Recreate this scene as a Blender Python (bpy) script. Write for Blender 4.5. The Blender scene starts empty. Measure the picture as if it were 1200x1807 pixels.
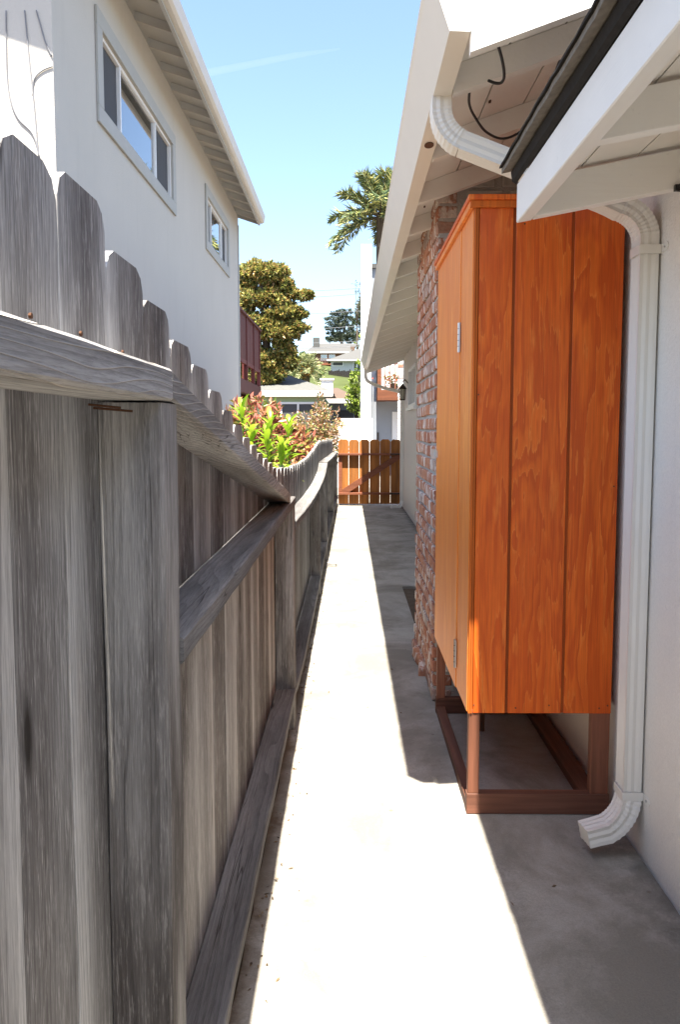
import bpy, bmesh, math, random
import numpy as np
from mathutils import Vector, Matrix

random.seed(7); RNG = np.random.default_rng(11)
R = math.radians
SC = bpy.context.scene
COL = SC.collection

# ------------------------------------------------------------------ camera
cam_d = bpy.data.cameras.new('camera'); cam = bpy.data.objects.new('camera', cam_d); COL.objects.link(cam)
cam.location = (0, 0, 1.4)
cam.rotation_euler = (math.pi/2 - 0.0838, 0, 0.0119)
cam_d.sensor_fit = 'VERTICAL'; cam_d.sensor_height = 36.0; cam_d.lens = 1400/1807*36
cam_d.shift_y = -28.5/1807
cam_d.clip_start = 0.05; cam_d.clip_end = 20000
SC.camera = cam

# ------------------------------------------------------------------ light
SUN_D = Vector((0.012, 0.343, -0.939)).normalized()
w = bpy.data.worlds.new('World'); SC.world = w; w.use_nodes = True
wn = w.node_tree; wn.nodes.clear()
wo = wn.nodes.new('ShaderNodeOutputWorld'); wb = wn.nodes.new('ShaderNodeBackground')
sk = wn.nodes.new('ShaderNodeTexSky'); sk.sky_type = 'NISHITA'; sk.sun_disc = False
sk.sun_elevation = math.asin(-SUN_D.z)
sk.sun_rotation = math.atan2(-SUN_D.x, -SUN_D.y)
sk.altitude = 0; sk.air_density = 1.0; sk.dust_density = 1.6; sk.ozone_density = 2.2
wb.inputs['Strength'].default_value = 0.086
wn.links.new(sk.outputs[0], wb.inputs['Color']); wn.links.new(wb.outputs[0], wo.inputs['Surface'])
sl = bpy.data.lights.new('sun', 'SUN'); sl.energy = 4.4; sl.angle = R(0.5); sl.color = (1.0, 0.94, 0.83)
so = bpy.data.objects.new('sun', sl); COL.objects.link(so)
so.rotation_euler = SUN_D.to_track_quat('-Z', 'Y').to_euler(); so.location = (0, -10, 30)

SC.view_settings.view_transform = 'Standard'; SC.view_settings.look = 'None'
SC.view_settings.exposure = 2.2; SC.view_settings.gamma = 1.0; SC.view_settings.use_curve_mapping = False
SC.cycles.max_bounces = 8; SC.cycles.diffuse_bounces = 5; SC.cycles.transparent_max_bounces = 12

# ------------------------------------------------------------------ node helpers
class NT:
    def __init__(s, name):
        s.m = bpy.data.materials.new(name); s.m.use_nodes = True
        s.t = s.m.node_tree; s.t.nodes.clear()
        s.out = s.t.nodes.new('ShaderNodeOutputMaterial')
        s.b = s.t.nodes.new('ShaderNodeBsdfPrincipled')
        s.t.links.new(s.b.outputs[0], s.out.inputs['Surface'])
    def put(s, inp, v):
        if isinstance(v, bpy.types.NodeSocket): s.t.links.new(v, inp)
        elif v is not None: inp.default_value = v
    def node(s, ty, **kw):
        n = s.t.nodes.new(ty)
        for k, v in kw.items(): setattr(n, k, v)
        return n
    def obj(s): return s.node('ShaderNodeTexCoord').outputs['Object']
    def rand(s): return s.node('ShaderNodeObjectInfo').outputs['Random']
    def math(s, op, a, b=None, clamp=False):
        n = s.node('ShaderNodeMath', operation=op); n.use_clamp = clamp
        s.put(n.inputs[0], a)
        if b is not None: s.put(n.inputs[1], b)
        return n.outputs[0]
    def vmath(s, op, a, b):
        n = s.node('ShaderNodeVectorMath', operation=op); s.put(n.inputs[0], a); s.put(n.inputs[1], b); return n.outputs[0]
    def noise(s, vec, scale, detail=3, rough=.55, dist=0.0):
        n = s.node('ShaderNodeTexNoise'); s.put(n.inputs['Vector'], vec)
        n.inputs['Scale'].default_value = scale; n.inputs['Detail'].default_value = detail
        n.inputs['Roughness'].default_value = rough; n.inputs['Distortion'].default_value = dist
        return n.outputs[0]
    def voro(s, vec, scale, feature='F1', rnd=1.0):
        n = s.node('ShaderNodeTexVoronoi', feature=feature); s.put(n.inputs['Vector'], vec)
        n.inputs['Scale'].default_value = scale; n.inputs['Randomness'].default_value = rnd
        return n.outputs['Distance'], n.outputs['Color'] if 'Color' in n.outputs else None
    def ramp(s, f, stops, interp='LINEAR'):
        n = s.node('ShaderNodeValToRGB'); s.put(n.inputs[0], f); cr = n.color_ramp; cr.interpolation = interp
        while len(cr.elements) < len(stops): cr.elements.new(.5)
        for e, (p, c) in zip(cr.elements, stops):
            e.position = p; e.color = (c, c, c, 1) if isinstance(c, (int, float)) else (*c, 1)
        return n.outputs[0]
    def mix(s, f, a, b, mode='MIX'):
        n = s.node('ShaderNodeMix', data_type='RGBA', blend_type=mode)
        s.put(n.inputs[0], f)
        for i, v in ((6, a), (7, b)):
            if isinstance(v, tuple) and len(v) == 3: v = (*v, 1)
            s.put(n.inputs[i], v)
        return n.outputs[2]
    def bump(s, hgt, strength=.3, dist=.01):
        n = s.node('ShaderNodeBump'); n.inputs['Strength'].default_value = strength; n.inputs['Distance'].default_value = dist
        s.put(n.inputs['Height'], hgt); s.put(s.b.inputs['Normal'], n.outputs[0])
    def scale(s, vec, sc): return s.vmath('MULTIPLY', vec, sc)
    def rvec(s, vec):
        r = s.rand(); c = s.node('ShaderNodeCombineXYZ')
        s.put(c.inputs[0], s.math('MULTIPLY', r, 37.)); s.put(c.inputs[1], s.math('MULTIPLY', r, 91.)); s.put(c.inputs[2], s.math('MULTIPLY', r, 53.))
        return s.vmath('ADD', vec, c.outputs[0])
    def sep(s, vec):
        n = s.node('ShaderNodeSeparateXYZ'); s.put(n.inputs[0], vec); return n.outputs
    def base(s, c, rough=.7, spec=.3):
        if isinstance(c, tuple) and len(c) == 3: c = (*c, 1)
        s.put(s.b.inputs['Base Color'], c); s.put(s.b.inputs['Roughness'], rough)
        s.b.inputs['Specular IOR Level'].default_value = spec
        return s.m

def plain(name, c, rough=.6, spec=.3, metal=0., var=.08, vscale=6.):
    n = NT(name); v = n.obj()
    f = n.noise(v, vscale, 4)
    col = n.mix(f, tuple(x*(1-var) for x in c), tuple(min(1, x*(1+var)) for x in c))
    n.b.inputs['Metallic'].default_value = metal
    return n.base(col, rough, spec)

def weathered(name, axis='z', tone=1.0, rings=0., bright=0., edge=0., dark=.6):
    n = NT(name); v0 = n.obj(); v = n.rvec(v0)
    al = lambda k: {'z': (1, 1, k), 'y': (1, k, 1), 'x': (k, 1, 1)}[axis]
    wob = n.scale(v, al(.04))
    band = n.noise(wob, 9, 2, .5, .3); fine = n.noise(n.scale(v, al(.05)), 420, 3, .75); mid = n.noise(wob, 110, 2, .6, .2)
    blot = n.noise(n.scale(v, al(.22)), 3.4, 4, .6); blot2 = n.noise(n.scale(v, al(.10)), 9, 4, .6); spk = n.noise(n.scale(v, al(.2)), 45, 5, .7)
    t = tone; f = band
    if edge:
        gen = n.sep(n.node('ShaderNodeTexCoord').outputs['Generated'])[1]
        e = n.math('ABSOLUTE', n.math('SUBTRACT', n.math('ADD', gen, n.math('MULTIPLY', n.math('SUBTRACT', blot2, .5), .5)), .5))
        f = n.math('ADD', n.math('MULTIPLY', band, .72), n.math('MULTIPLY', n.math('POWER', e, 1.6), edge))
    col = n.ramp(f, [(.24, (.13*t, .122*t, .118*t)), (.40, (.205*t, .198*t, .192*t)), (.58, (.30*t, .295*t, .288*t)), (.76, (.42*t, .415*t, .405*t))])
    col = n.mix(n.ramp(blot, [(.43, 0.), (.60, dark)]), col, (.068*t, .060*t, .057*t))
    col = n.mix(n.ramp(blot2, [(.54, 0.), (.78, .4)]), col, (.22*t, .165*t, .12*t))
    # growth rings: crisp saw-tooth lines that wander along the grain
    sx = n.sep(v0); cross = sx[1] if axis == 'z' else sx[2]
    warp = n.noise(n.scale(v, al(.07)), 5, 2, .5)
    q = n.math('ADD', n.math('ADD', n.math('MULTIPLY', cross, 95.), n.math('MULTIPLY', sx[0], 60.)), n.math('MULTIPLY', warp, 22.))
    saw = n.math('FRACT', q)
    sawc = n.ramp(saw, [(0., 1.12), (.55, 1.0), (.86, .74), (.97, .62), (1., 1.12)])
    col = n.mix(n.ramp(blot2, [(.3, .9), (.7, .35)]), col, sawc, 'MULTIPLY')
    col = n.mix(.6, col, n.ramp(mid, [(.30, .78), (.5, .98), (.68, 1.12)]), 'MULTIPLY')
    col = n.mix(.75, col, n.ramp(fine, [(.28, .58), (.5, 1.), (.72, 1.25)]), 'MULTIPLY')
    ck = n.noise(n.scale(v, al(.02)), 30, 2, .5, .15)
    crack = n.math('MULTIPLY', n.ramp(ck, [(.484, 0.), (.491, 1.), (.496, 1.), (.503, 0.)]), n.ramp(blot2, [(.46, 0.), (.56, .75)]))
    col = n.mix(crack, col, (.04, .035, .032))
    if bright:
        col = n.mix(n.ramp(n.math('MULTIPLY', fine, n.math('ADD', spk, .5)), [(.55, 0.), (.68, bright)]), col, (.62, .605, .58))
    ks = {'z': (0, 6, 1.7), 'y': (6, 1.7, 6), 'x': (1.7, 6, 6)}[axis]
    kd, kc = n.voro(n.scale(v, ks), 1.0)
    kn = n.math('MULTIPLY', n.ramp(kd, [(.04, 1.), (.10, .0)]), n.ramp(n.sep(kc)[0], [(.42, 0.), (.47, .92)]))
    col = n.mix(kn, col, (.03, .025, .022))
    h = n.math('SUBTRACT', n.math('ADD', n.math('MULTIPLY', fine, .5), n.math('MULTIPLY', saw, -.6)), n.math('MULTIPLY', crack, .8))
    if rings:
        wp = n.noise(n.scale(v, al(.16)), 9, 1.5, .45)
        q = n.math('ADD', n.math('ADD', n.math('MULTIPLY', sx[2] if axis != 'z' else sx[1], 95.), n.math('MULTIPLY', sx[0], 45.)), n.math('MULTIPLY', wp, 8.))
        fr = n.math('FRACT', q)
        line = n.ramp(fr, [(.0, 1.), (.10, .0), (.93, 0.), (1., 1.)])
        col = n.mix(n.math('MULTIPLY', line, rings), col, (.62, .565, .49))
        col = n.mix(n.ramp(fr, [(.10, .0), (.93, .22)]), col, (.12, .108, .098))
        h = n.math('ADD', h, n.math('MULTIPLY', line, 1.0))
    n.bump(h, .6, .004)
    return n.base(col, .88, .15)

def stucco(name, c, dirt=.14):
    n = NT(name); v = n.obj()
    big = n.noise(v, 1.1, 4, .6); sm = n.noise(v, 160, 3, .7); md = n.noise(v, 40, 3, .6)
    vs = n.noise(n.scale(v, (3, 3, .35)), 2.2, 4, .6)
    col = n.mix(big, tuple(x*(1-dirt*.5) for x in c), tuple(x*1.03 for x in c))
    col = n.mix(n.ramp(vs, [(.55, 0.), (.8, dirt)]), col, tuple(x*.6 for x in c))
    col = n.mix(.5, col, n.ramp(sm, [(.25, .85), (.7, 1.08)]), 'MULTIPLY')
    n.bump(n.math('ADD', n.math('MULTIPLY', sm, .5), md), .5, .006)
    return n.base(col, .9, .12)

def painted(name, c, axis='y', wear=.10, rough=.5):
    n = NT(name); v = n.rvec(n.obj())
    st = {'z': (1, 1, .06), 'y': (1, .06, 1), 'x': (.06, 1, 1)}[axis]
    f = n.noise(n.scale(v, st), 60, 3, .6); b = n.noise(v, 3.5, 5, .65); sp = n.noise(v, 28, 4, .7)
    col = n.mix(b, tuple(x*(1-wear) for x in c), c)
    col = n.mix(n.ramp(sp, [(.66, 0.), (.78, .35)]), col, tuple(x*.55 for x in c))
    n.bump(n.math('ADD', f, n.math('MULTIPLY', sp, .4)), .22, .004)
    return n.base(col, rough, .3)

def plywood(name, light, dark, hi, axis_cross, grain=1.0):
    n = NT(name); v = n.rvec(n.obj())
    warp = n.noise(n.scale(v, (5.6, 5.6, .75)), 1.0, 4, .55, .5)
    edge = n.noise(n.scale(v, (60, 60, 5)), 1.0, 3, .7)
    g = n.math('ADD', n.math('MULTIPLY', warp, 11.*grain), n.math('MULTIPLY', edge, .9))
    fr = n.math('FRACT', g)
    fine = n.noise(n.scale(v, (1, 1, .02)), 230, 2, .6); blot = n.noise(n.scale(v, (1, 1, .35)), 6.5, 4, .6)
    patch = n.noise(n.scale(v, (16, 16, 2.6)), 1., 4, .65)
    col = n.ramp(fr, [(0., dark), (.25, dark), (.62, light), (.86, light), (.96, hi), (1., dark)])
    col = n.mix(n.ramp(blot, [(.38, .65), (.62, 0.)]), col, dark)
    col = n.mix(n.ramp(patch, [(.62, 0.), (.72, .75)]), col, hi)
    col = n.mix(.55, col, n.ramp(fine, [(.3, .72), (.7, 1.18)]), 'MULTIPLY')
    n.bump(n.math('ADD', fine, n.math('MULTIPLY', fr, .5)), .25, .002)
    return n.base(col, .46, .35)

def solidwood(name, c, axis='z', dark=.55, rough=.65):
    n = NT(name); v = n.rvec(n.obj())
    st = {'z': (1, 1, .05), 'y': (1, .05, 1), 'x': (.05, 1, 1)}[axis]
    f = n.noise(n.scale(v, st), 90, 3, .6, .3); b = n.noise(n.scale(v, st), 14, 3, .55, .5); r = n.rand()
    d = tuple(x*dark for x in c)
    col = n.mix(n.ramp(b, [(.32, 0.), (.66, 1.)]), d, c)
    col = n.mix(.6, col, n.ramp(f, [(.3, .65), (.7, 1.2)]), 'MULTIPLY')
    col = n.mix(1., col, n.ramp(r, [(0., .78), (1., 1.2)]), 'MULTIPLY')
    n.bump(f, .3, .003)
    return n.base(col, rough, .25)

def leafmat(name, trans=.25, rough=.45):
    n = NT(name)
    a = n.node('ShaderNodeAttribute', attribute_name='Col')
    n.base(a.outputs['Color'], rough, .35)
    tr = n.node('ShaderNodeBsdfTranslucent'); n.put(tr.inputs['Color'], a.outputs['Color'])
    mx = n.node('ShaderNodeMixShader'); mx.inputs[0].default_value = trans
    n.t.links.new(n.b.outputs[0], mx.inputs[1]); n.t.links.new(tr.outputs[0], mx.inputs[2])
    n.t.links.new(mx.outputs[0], n.out.inputs['Surface'])
    return n.m

def glassmat(name, tint=(.8, .85, .88), rough=.03, refl=.12):
    n = NT(name)
    g = n.node('ShaderNodeBsdfGlossy'); g.inputs['Roughness'].default_value = rough; g.inputs['Color'].default_value = (1, 1, 1, 1)
    t = n.node('ShaderNodeBsdfTransparent'); t.inputs['Color'].default_value = (*tint, 1)
    fr = n.node('ShaderNodeFresnel'); fr.inputs['IOR'].default_value = 1.5
    f = n.math('ADD', fr.outputs[0], refl, True)
    mx = n.node('ShaderNodeMixShader'); n.put(mx.inputs[0], f)
    n.t.links.new(t.outputs[0], mx.inputs[1]); n.t.links.new(g.outputs[0], mx.inputs[2])
    n.t.links.new(mx.outputs[0], n.out.inputs['Surface'])
    return n.m

def concrete(name, c=(.385, .358, .318)):
    n = NT(name); v = n.obj(); s = n.sep(v)
    big = n.noise(v, .9, 5, .65, .3); md = n.noise(v, 7, 5, .7); sm = n.noise(v, 170, 3, .7)
    ag, _ = n.voro(v, 260)
    col = n.mix(n.ramp(big, [(.3, 0.), (.7, 1.)]), tuple(x*.76 for x in c), tuple(x*1.1 for x in c))
    col = n.mix(n.ramp(md, [(.48, 0.), (.72, .35)]), col, (.20, .185, .165))
    # damp grime that creeps out from the foot of the wall, ragged
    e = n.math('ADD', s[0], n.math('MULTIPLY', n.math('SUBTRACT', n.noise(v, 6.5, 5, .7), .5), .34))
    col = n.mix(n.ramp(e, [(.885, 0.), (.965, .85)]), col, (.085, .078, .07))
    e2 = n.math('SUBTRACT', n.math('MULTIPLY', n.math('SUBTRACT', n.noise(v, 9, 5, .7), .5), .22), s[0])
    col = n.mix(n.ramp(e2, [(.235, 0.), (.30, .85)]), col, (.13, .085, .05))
    grit = n.noise(v, 75, 5, .75); patch = n.noise(v, 2.3, 4, .6)
    col = n.mix(n.math('MULTIPLY', n.ramp(grit, [(.46, 0.), (.58, 1.)]), n.ramp(patch, [(.45, .05), (.66, .5)])), col, (.17, .155, .135))
    cl = n.noise(v, 1.7, 7, .68, .6)
    col = n.mix(n.ramp(cl, [(.42, 0.), (.60, .85)]), col, (.195, .178, .148))
    spot, _ = n.voro(v, 5.5)
    col = n.mix(n.ramp(spot, [(.03, .55), (.06, 0.)]), col, (.11, .085, .065))
    col = n.mix(.6, col, n.ramp(sm, [(.3, .8), (.7, 1.15)]), 'MULTIPLY')
    n.bump(n.math('ADD', n.math('MULTIPLY', sm, .35), n.math('MULTIPLY', ag, .4)), .4, .004)
    return n.base(col, .9, .15)

def brickmat(name):
    n = NT(name); v = n.rvec(n.obj()); r = n.rand()
    c = n.ramp(r, [(0., (.36, .15, .095)), (.25, (.45, .20, .12)), (.5, (.50, .245, .145)), (.75, (.43, .21, .135)), (.9, (.42, .27, .21)), (1., (.38, .33, .30))])
    sm = n.noise(v, 60, 4, .7); b = n.noise(v, 14, 4, .65)
    c = n.mix(n.ramp(b, [(.35, .6), (.6, 0.)]), c, (.34, .13, .08))
    wsh = n.noise(n.scale(v, (1, 1, .45)), 13, 5, .7)
    c = n.mix(n.ramp(wsh, [(.51, 0.), (.58, .75), (.8, .9)]), c, (.74, .69, .63))
    c = n.mix(.7, c, n.ramp(sm, [(.3, .7), (.7, 1.2)]), 'MULTIPLY')
    n.bump(n.math('ADD', sm, b), .8, .006)
    return n.base(c, .9, .1)

def mortarmat(name):
    n = NT(name); v = n.obj(); s = n.noise(v, 90, 4, .7); b = n.noise(v, 8, 4, .6)
    c = n.mix(b, (.36, .345, .325), (.54, .52, .49)); n.bump(s, .9, .008)
    return n.base(c, .95, .1)

M = {}
M['concrete'] = concrete('concrete')
M['fence_z'] = weathered('weathered_board', 'z', 1.42, bright=.6, edge=1.15, dark=.85)
M['fence_far'] = weathered('weathered_board_far', 'z', 1.3, bright=.35, edge=.7, dark=.5)
M['fence_post'] = weathered('weathered_post', 'z', 1.3, bright=.25, dark=.9)
M['fence_y'] = weathered('weathered_rail', 'y', 1.4, rings=.8, dark=.3)
M['fence_y2'] = weathered('weathered_lower_rail', 'y', .92, dark=.5)
M['stucco'] = stucco('house_stucco', (.77, .735, .68))
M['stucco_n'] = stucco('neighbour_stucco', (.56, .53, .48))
M['trim_white'] = painted('white_trim', (.85, .835, .80), 'y', .14)
M['trim_white_x'] = painted('white_trim_x', (.85, .835, .80), 'x')
M['soffit'] = painted('soffit_paint', (.84, .805, .75), 'y', .14)
M['gutter'] = plain('gutter_enamel', (.74, .70, .62), .42, .4, var=.05)
M['pipe'] = plain('downspout_enamel', (.74, .715, .66), .4, .4, var=.05)
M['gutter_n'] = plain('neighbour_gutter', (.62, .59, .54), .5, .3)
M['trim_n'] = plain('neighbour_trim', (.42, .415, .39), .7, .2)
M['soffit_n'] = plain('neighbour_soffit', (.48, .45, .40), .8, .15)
M['ply'] = plywood('stained_plywood', (.73, .145, .013), (.565, .088, .007), (.78, .21, .032), 0)
M['side_sheen_ply'] = plywood('stained_side_sheen', (.82, .27, .045), (.74, .21, .03), (.86, .33, .07), 1, .5)  # same wood as the front; sky sheen on this side put into its colour
M['edge_ply'] = solidwood('stained_edge', (.60, .135, .016), 'z', .78)
M['redwood_z'] = solidwood('redwood_post', (.27, .105, .06), 'z', .5)
M['redwood_y'] = solidwood('redwood_sill', (.21, .088, .055), 'y', .45)
M['redwood_x'] = solidwood('redwood_sill_x', (.21, .088, .055), 'x', .45)
M['gate'] = solidwood('gate_cedar', (.47, .18, .045), 'z', .5)
M['gate_frame'] = solidwood('gate_frame_wood', (.24, .085, .045), 'x', .7)
M['deck'] = solidwood('deck_red', (.145, .04, .035), 'z', .7)
M['brick'] = brickmat('old_brick'); M['mortar'] = mortarmat('mortar')
M['metal'] = plain('zinc', (.55, .55, .55), .35, .5, .9)
M['rust'] = plain('rusty_steel', (.12, .06, .035), .8, .2, .2)
M['black'] = plain('black_rubber', (.018, .018, .02), .45, .4)
M['roofing'] = plain('rolled_roofing', (.19, .17, .145), .95, .1, var=.45, vscale=45)
M['felt'] = plain('tar_edge', (.022, .02, .019), .9, .15, var=.5, vscale=60)
M['vinyl'] = plain('white_vinyl', (.80, .80, .79), .35, .4, var=.02)
M['glass'] = glassmat('window_glass'); M['glass_sky'] = glassmat('window_glass_clear', (.82, .86, .9), .015, .22)
M['screen'] = plain('insect_screen', (.085, .085, .09), .75, .15)
M['blind'] = plain('window_blind', (.80, .81, .82), .6, .2)
M['dark_room'] = plain('dark_interior', (.03, .03, .034), .9, .1)
M['leaf'] = leafmat('leaf'); M['leaf_gloss'] = leafmat('leaf_glossy', .3, .32)
M['bark'] = solidwood('bark', (.12, .09, .065), 'z', .5, .9)
M['soil'] = plain('soil', (.10, .075, .055), .95, .05, var=.5, vscale=14)
M['grass'] = plain('hill_grass', (.07, .085, .03), .95, .05, var=.5, vscale=.35)
M['shingle_g'] = plain('grey_shingle', (.105, .103, .098), .95, .1, var=.2, vscale=9)
M['shingle_l'] = plain('light_shingle', (.13, .13, .122), .95, .1, var=.22, vscale=9)
M['shingle_b'] = plain('brown_shingle', (.12, .085, .065), .95, .1, var=.2, vscale=9)
M['green_wall'] = plain('pale_green_wall', (.36, .43, .25), .85, .15, var=.04)
M['white_wall'] = plain('white_painted_wall', (.80, .79, .76), .8, .2, var=.03)
M['grey_wall'] = plain('grey_painted_wall', (.30, .325, .36), .85, .15, var=.05)
M['brown_wall'] = plain('brown_siding', (.17, .115, .085), .85, .1)
M['orange_wood'] = solidwood('orange_deck', (.21, .075, .035), 'x', .7)
M['hill_white'] = plain('hill_white_wall', (.42, .43, .44), .85, .15, var=.04)
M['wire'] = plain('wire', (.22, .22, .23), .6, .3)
M['dark_iron'] = plain('dark_iron', (.05, .035, .025), .55, .35)
M['lens'] = plain('lantern_glass', (.55, .5, .38), .3, .4)
M['dark_fence'] = plain('dark_board_fence', (.03, .026, .024), .9, .1)

# ------------------------------------------------------------------ mesh helpers
class MB:
    def __init__(s): s.v = []; s.f = []
    def add(s, vs, fs):
        o = len(s.v); s.v += [tuple(p) for p in vs]; s.f += [tuple(i+o for i in f) for f in fs]; return s
    def box(s, x0, x1, y0, y1, z0, z1):
        return s.add([(x0,y0,z0),(x1,y0,z0),(x1,y1,z0),(x0,y1,z0),(x0,y0,z1),(x1,y0,z1),(x1,y1,z1),(x0,y1,z1)],
                     [(0,3,2,1),(4,5,6,7),(0,1,5,4),(1,2,6,5),(2,3,7,6),(3,0,4,7)])
    def prism(s, poly, vec):
        n = len(poly); vec = Vector(vec); vs = [Vector(p) for p in poly]; vs += [p+vec for p in vs]
        fs = [tuple(reversed(range(n))), tuple(range(n, 2*n))] + [(i, (i+1) % n, n+(i+1) % n, n+i) for i in range(n)]
        return s.add(vs, fs)
    def sweep(s, path, sec, ref=(0,1,0), scales=None, caps=True):
        P = [Vector(p) for p in path]; ref = Vector(ref).normalized(); n = len(sec); rings = []
        for i, p in enumerate(P):
            t = (P[min(i+1, len(P)-1)] - P[max(i-1, 0)]).normalized()
            b = (ref - t*ref.dot(t)).normalized(); nn = t.cross(b)
            k = scales[i] if scales else 1.
            rings.append([p + b*(u*k) + nn*(q*k) for u, q in sec])
        vs = [q for r in rings for q in r]; fs = []
        for i in range(len(P)-1):
            for j in range(n):
                fs.append((i*n+j, i*n+(j+1) % n, (i+1)*n+(j+1) % n, (i+1)*n+j))
        if caps: fs += [tuple(reversed(range(n))), tuple((len(P)-1)*n+j for j in range(n))]
        return s.add(vs, fs)
    def tube(s, path, r, k=8, ref=(0,0,1), scales=None):
        return s.sweep(path, [(math.cos(2*math.pi*i/k)*r, math.sin(2*math.pi*i/k)*r) for i in range(k)], ref, scales)
    def build(s, name, mat, parent=None, smooth=False, bevel=0., fix=True):
        me = bpy.data.meshes.new(name); me.from_pydata([tuple(p) for p in s.v], [], s.f)
        if bevel or fix:
            bm = bmesh.new(); bm.from_mesh(me)
            bmesh.ops.recalc_face_normals(bm, faces=bm.faces)
            if bevel: bmesh.ops.bevel(bm, geom=list(bm.edges), offset=bevel, segments=1, affect='EDGES', clamp_overlap=True)
            bm.to_mesh(me); bm.free()
        me.materials.append(M[mat] if isinstance(mat, str) else mat)
        if smooth:
            me.polygons.foreach_set('use_smooth', [True]*len(me.polygons))
        o = bpy.data.objects.new(name, me); COL.objects.link(o)
        if parent is not None: attach(o, parent)
        return o

def attach(o, parent):
    o.parent = parent
    m = Vector((0, 0, 0)); q = parent
    while q is not None: m += q.location; q = None if q.parent is None else None
    o.matrix_parent_inverse = Matrix.Translation(-parent.location)
def thing(name, loc, label, cat, group=None):
    o = bpy.data.objects.new(name, None); COL.objects.link(o); o.location = loc; o.empty_display_size = .2
    return tag(o, label, cat, group)
def tag(o, label=None, cat=None, group=None, kind=None):
    if label: o['label'] = label
    if cat: o['category'] = cat
    if group: o['group'] = group
    if kind: o['kind'] = kind
    return o
def box(name, mat, parent, *d, bevel=0.):
    return MB().box(*d).build(name, mat, parent, bevel=bevel)

def leaf_mesh(name, P, D, L, Wd, C, mat, parent=None, fold=.25, bend=.0):
    """one folded four-vertex leaf per point, with its own colour"""
    P = np.asarray(P, float); n = len(P)
    D = np.asarray(D, float); D /= np.linalg.norm(D, axis=1, keepdims=True)+1e-9
    r = RNG.normal(size=(n, 3)); S = np.cross(D, r); S /= np.linalg.norm(S, axis=1, keepdims=True)+1e-9
    N = np.cross(S, D); L = np.broadcast_to(L, n)[:, None]; Wd = np.broadcast_to(Wd, n)[:, None]
    a = P; b = P + D*L*.45 + S*Wd*.5 + N*Wd*fold; c = P + D*L - N*L*bend; d = P + D*L*.45 - S*Wd*.5 + N*Wd*fold
    V = np.stack([a, b, c, d], 1).reshape(-1, 3)
    F = np.stack([np.stack([np.arange(n)*4, np.arange(n)*4+1, np.arange(n)*4+2], 1), np.stack([np.arange(n)*4, np.arange(n)*4+2, np.arange(n)*4+3], 1)], 1).reshape(-1, 3)
    me = bpy.data.meshes.new(name)
    me.vertices.add(len(V)); me.vertices.foreach_set('co', V.ravel())
    me.loops.add(F.size); me.loops.foreach_set('vertex_index', F.ravel().astype(np.int32))
    me.polygons.add(len(F)); me.polygons.foreach_set('loop_start', np.arange(0, F.size, 3, dtype=np.int32))
    me.update(calc_edges=True)
    at = me.color_attributes.new('Col', 'FLOAT_COLOR', 'POINT')
    cc = np.ones((n, 4)); cc[:, :3] = C; at.data.foreach_set('color', np.repeat(cc, 4, 0).ravel())
    me.materials.append(M[mat]); o = bpy.data.objects.new(name, me); COL.objects.link(o)
    if parent is not None: attach(o, parent)
    return o

def pick(cols, weights, n, jit=.22):
    cols = np.array(cols); i = RNG.choice(len(cols), n, p=np.array(weights)/sum(weights))
    return np.clip(cols[i]*(1+RNG.normal(size=(n, 1))*jit), .004, .9)

def lobes_points(lobes, per, shell=.55):
    Ps, Ds = [], []
    for (c, r) in lobes:
        c = np.array(c); r = np.array(r if hasattr(r, '__len__') else (r, r, r))
        n = max(8, int(per*(r[0]*r[1]*r[2])**(2/3)))
        # leaves gather in twigs so that gaps stay between them
        k = max(4, n//14); u = RNG.normal(size=(k, 3)); u /= np.linalg.norm(u, axis=1, keepdims=True)
        rad = shell + (1-shell)*RNG.random((k, 1))**.7
        tw = c + u*rad*r*(1+RNG.normal(size=(k, 1))*.10)
        i = RNG.integers(0, k, n)
        p = tw[i] + RNG.normal(size=(n, 3))*r*.10
        d = u[i]*.7 + RNG.normal(size=(n, 3))*.7 + np.array([0, 0, .25])
        Ps.append(p); Ds.append(d)
    return np.concatenate(Ps), np.concatenate(Ds)

def clumps(lobes, k=8, f=.42):
    out = []
    for (c, r) in lobes:
        c = np.array(c); r = np.array(r); u = RNG.normal(size=(k, 3)); u /= np.linalg.norm(u, axis=1, keepdims=True); u[:, 2] = np.abs(u[:, 2])*.9-.25
        for q in u: out.append((tuple(c+q*r*.75), tuple(r*f*(.75+.5*RNG.random())*np.array([1.1, 1.1, .75]))))
    return out

def tree(name, base, lobes, per, size, cols, wts, label, group=None, trunk_r=.2, mat='leaf', cat='tree', ratio=.5, bend=.1, stems=None):
    t = thing(name, base, label, cat, group)
    P, D = lobes_points(lobes, per); n = len(P)
    cr = leaf_mesh('crown', P, D, size*(.7+.6*RNG.random(n)), size*ratio*(.7+.6*RNG.random(n)), pick(cols, wts, n), mat, t, bend=bend)
    cr['kind'] = 'stuff'
    b = Vector(base); top = Vector(np.mean([l[0] for l in lobes], axis=0)); top.x = top.x*.7+b.x*.3
    mb = MB(); fork = b.lerp(top, .55)
    mb.tube([b, b.lerp(fork, .5)+Vector((trunk_r*.3, 0, 0)), fork], trunk_r, 8, (0, 1, 0), [1.25, 1., .8])
    for (c, r) in lobes[:stems or 8]:
        c = Vector(c); mid = fork.lerp(c, .5)+Vector((0, 0, -.05*(c-fork).length))
        mb.tube([fork, mid, c], trunk_r*.5, 6, (0.3, 1, .1), [1., .65, .25])
    mb.build('trunk', 'bark', t, smooth=True)
    return t

# ================================================================== SETTING
g = MB().add([(-400, -60, -.05), (400, -60, -.05), (400, 700, -.05), (-400, 700, -.05)], [(0, 1, 2, 3)]).build('ground', 'soil'); tag(g, kind='structure')
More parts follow.
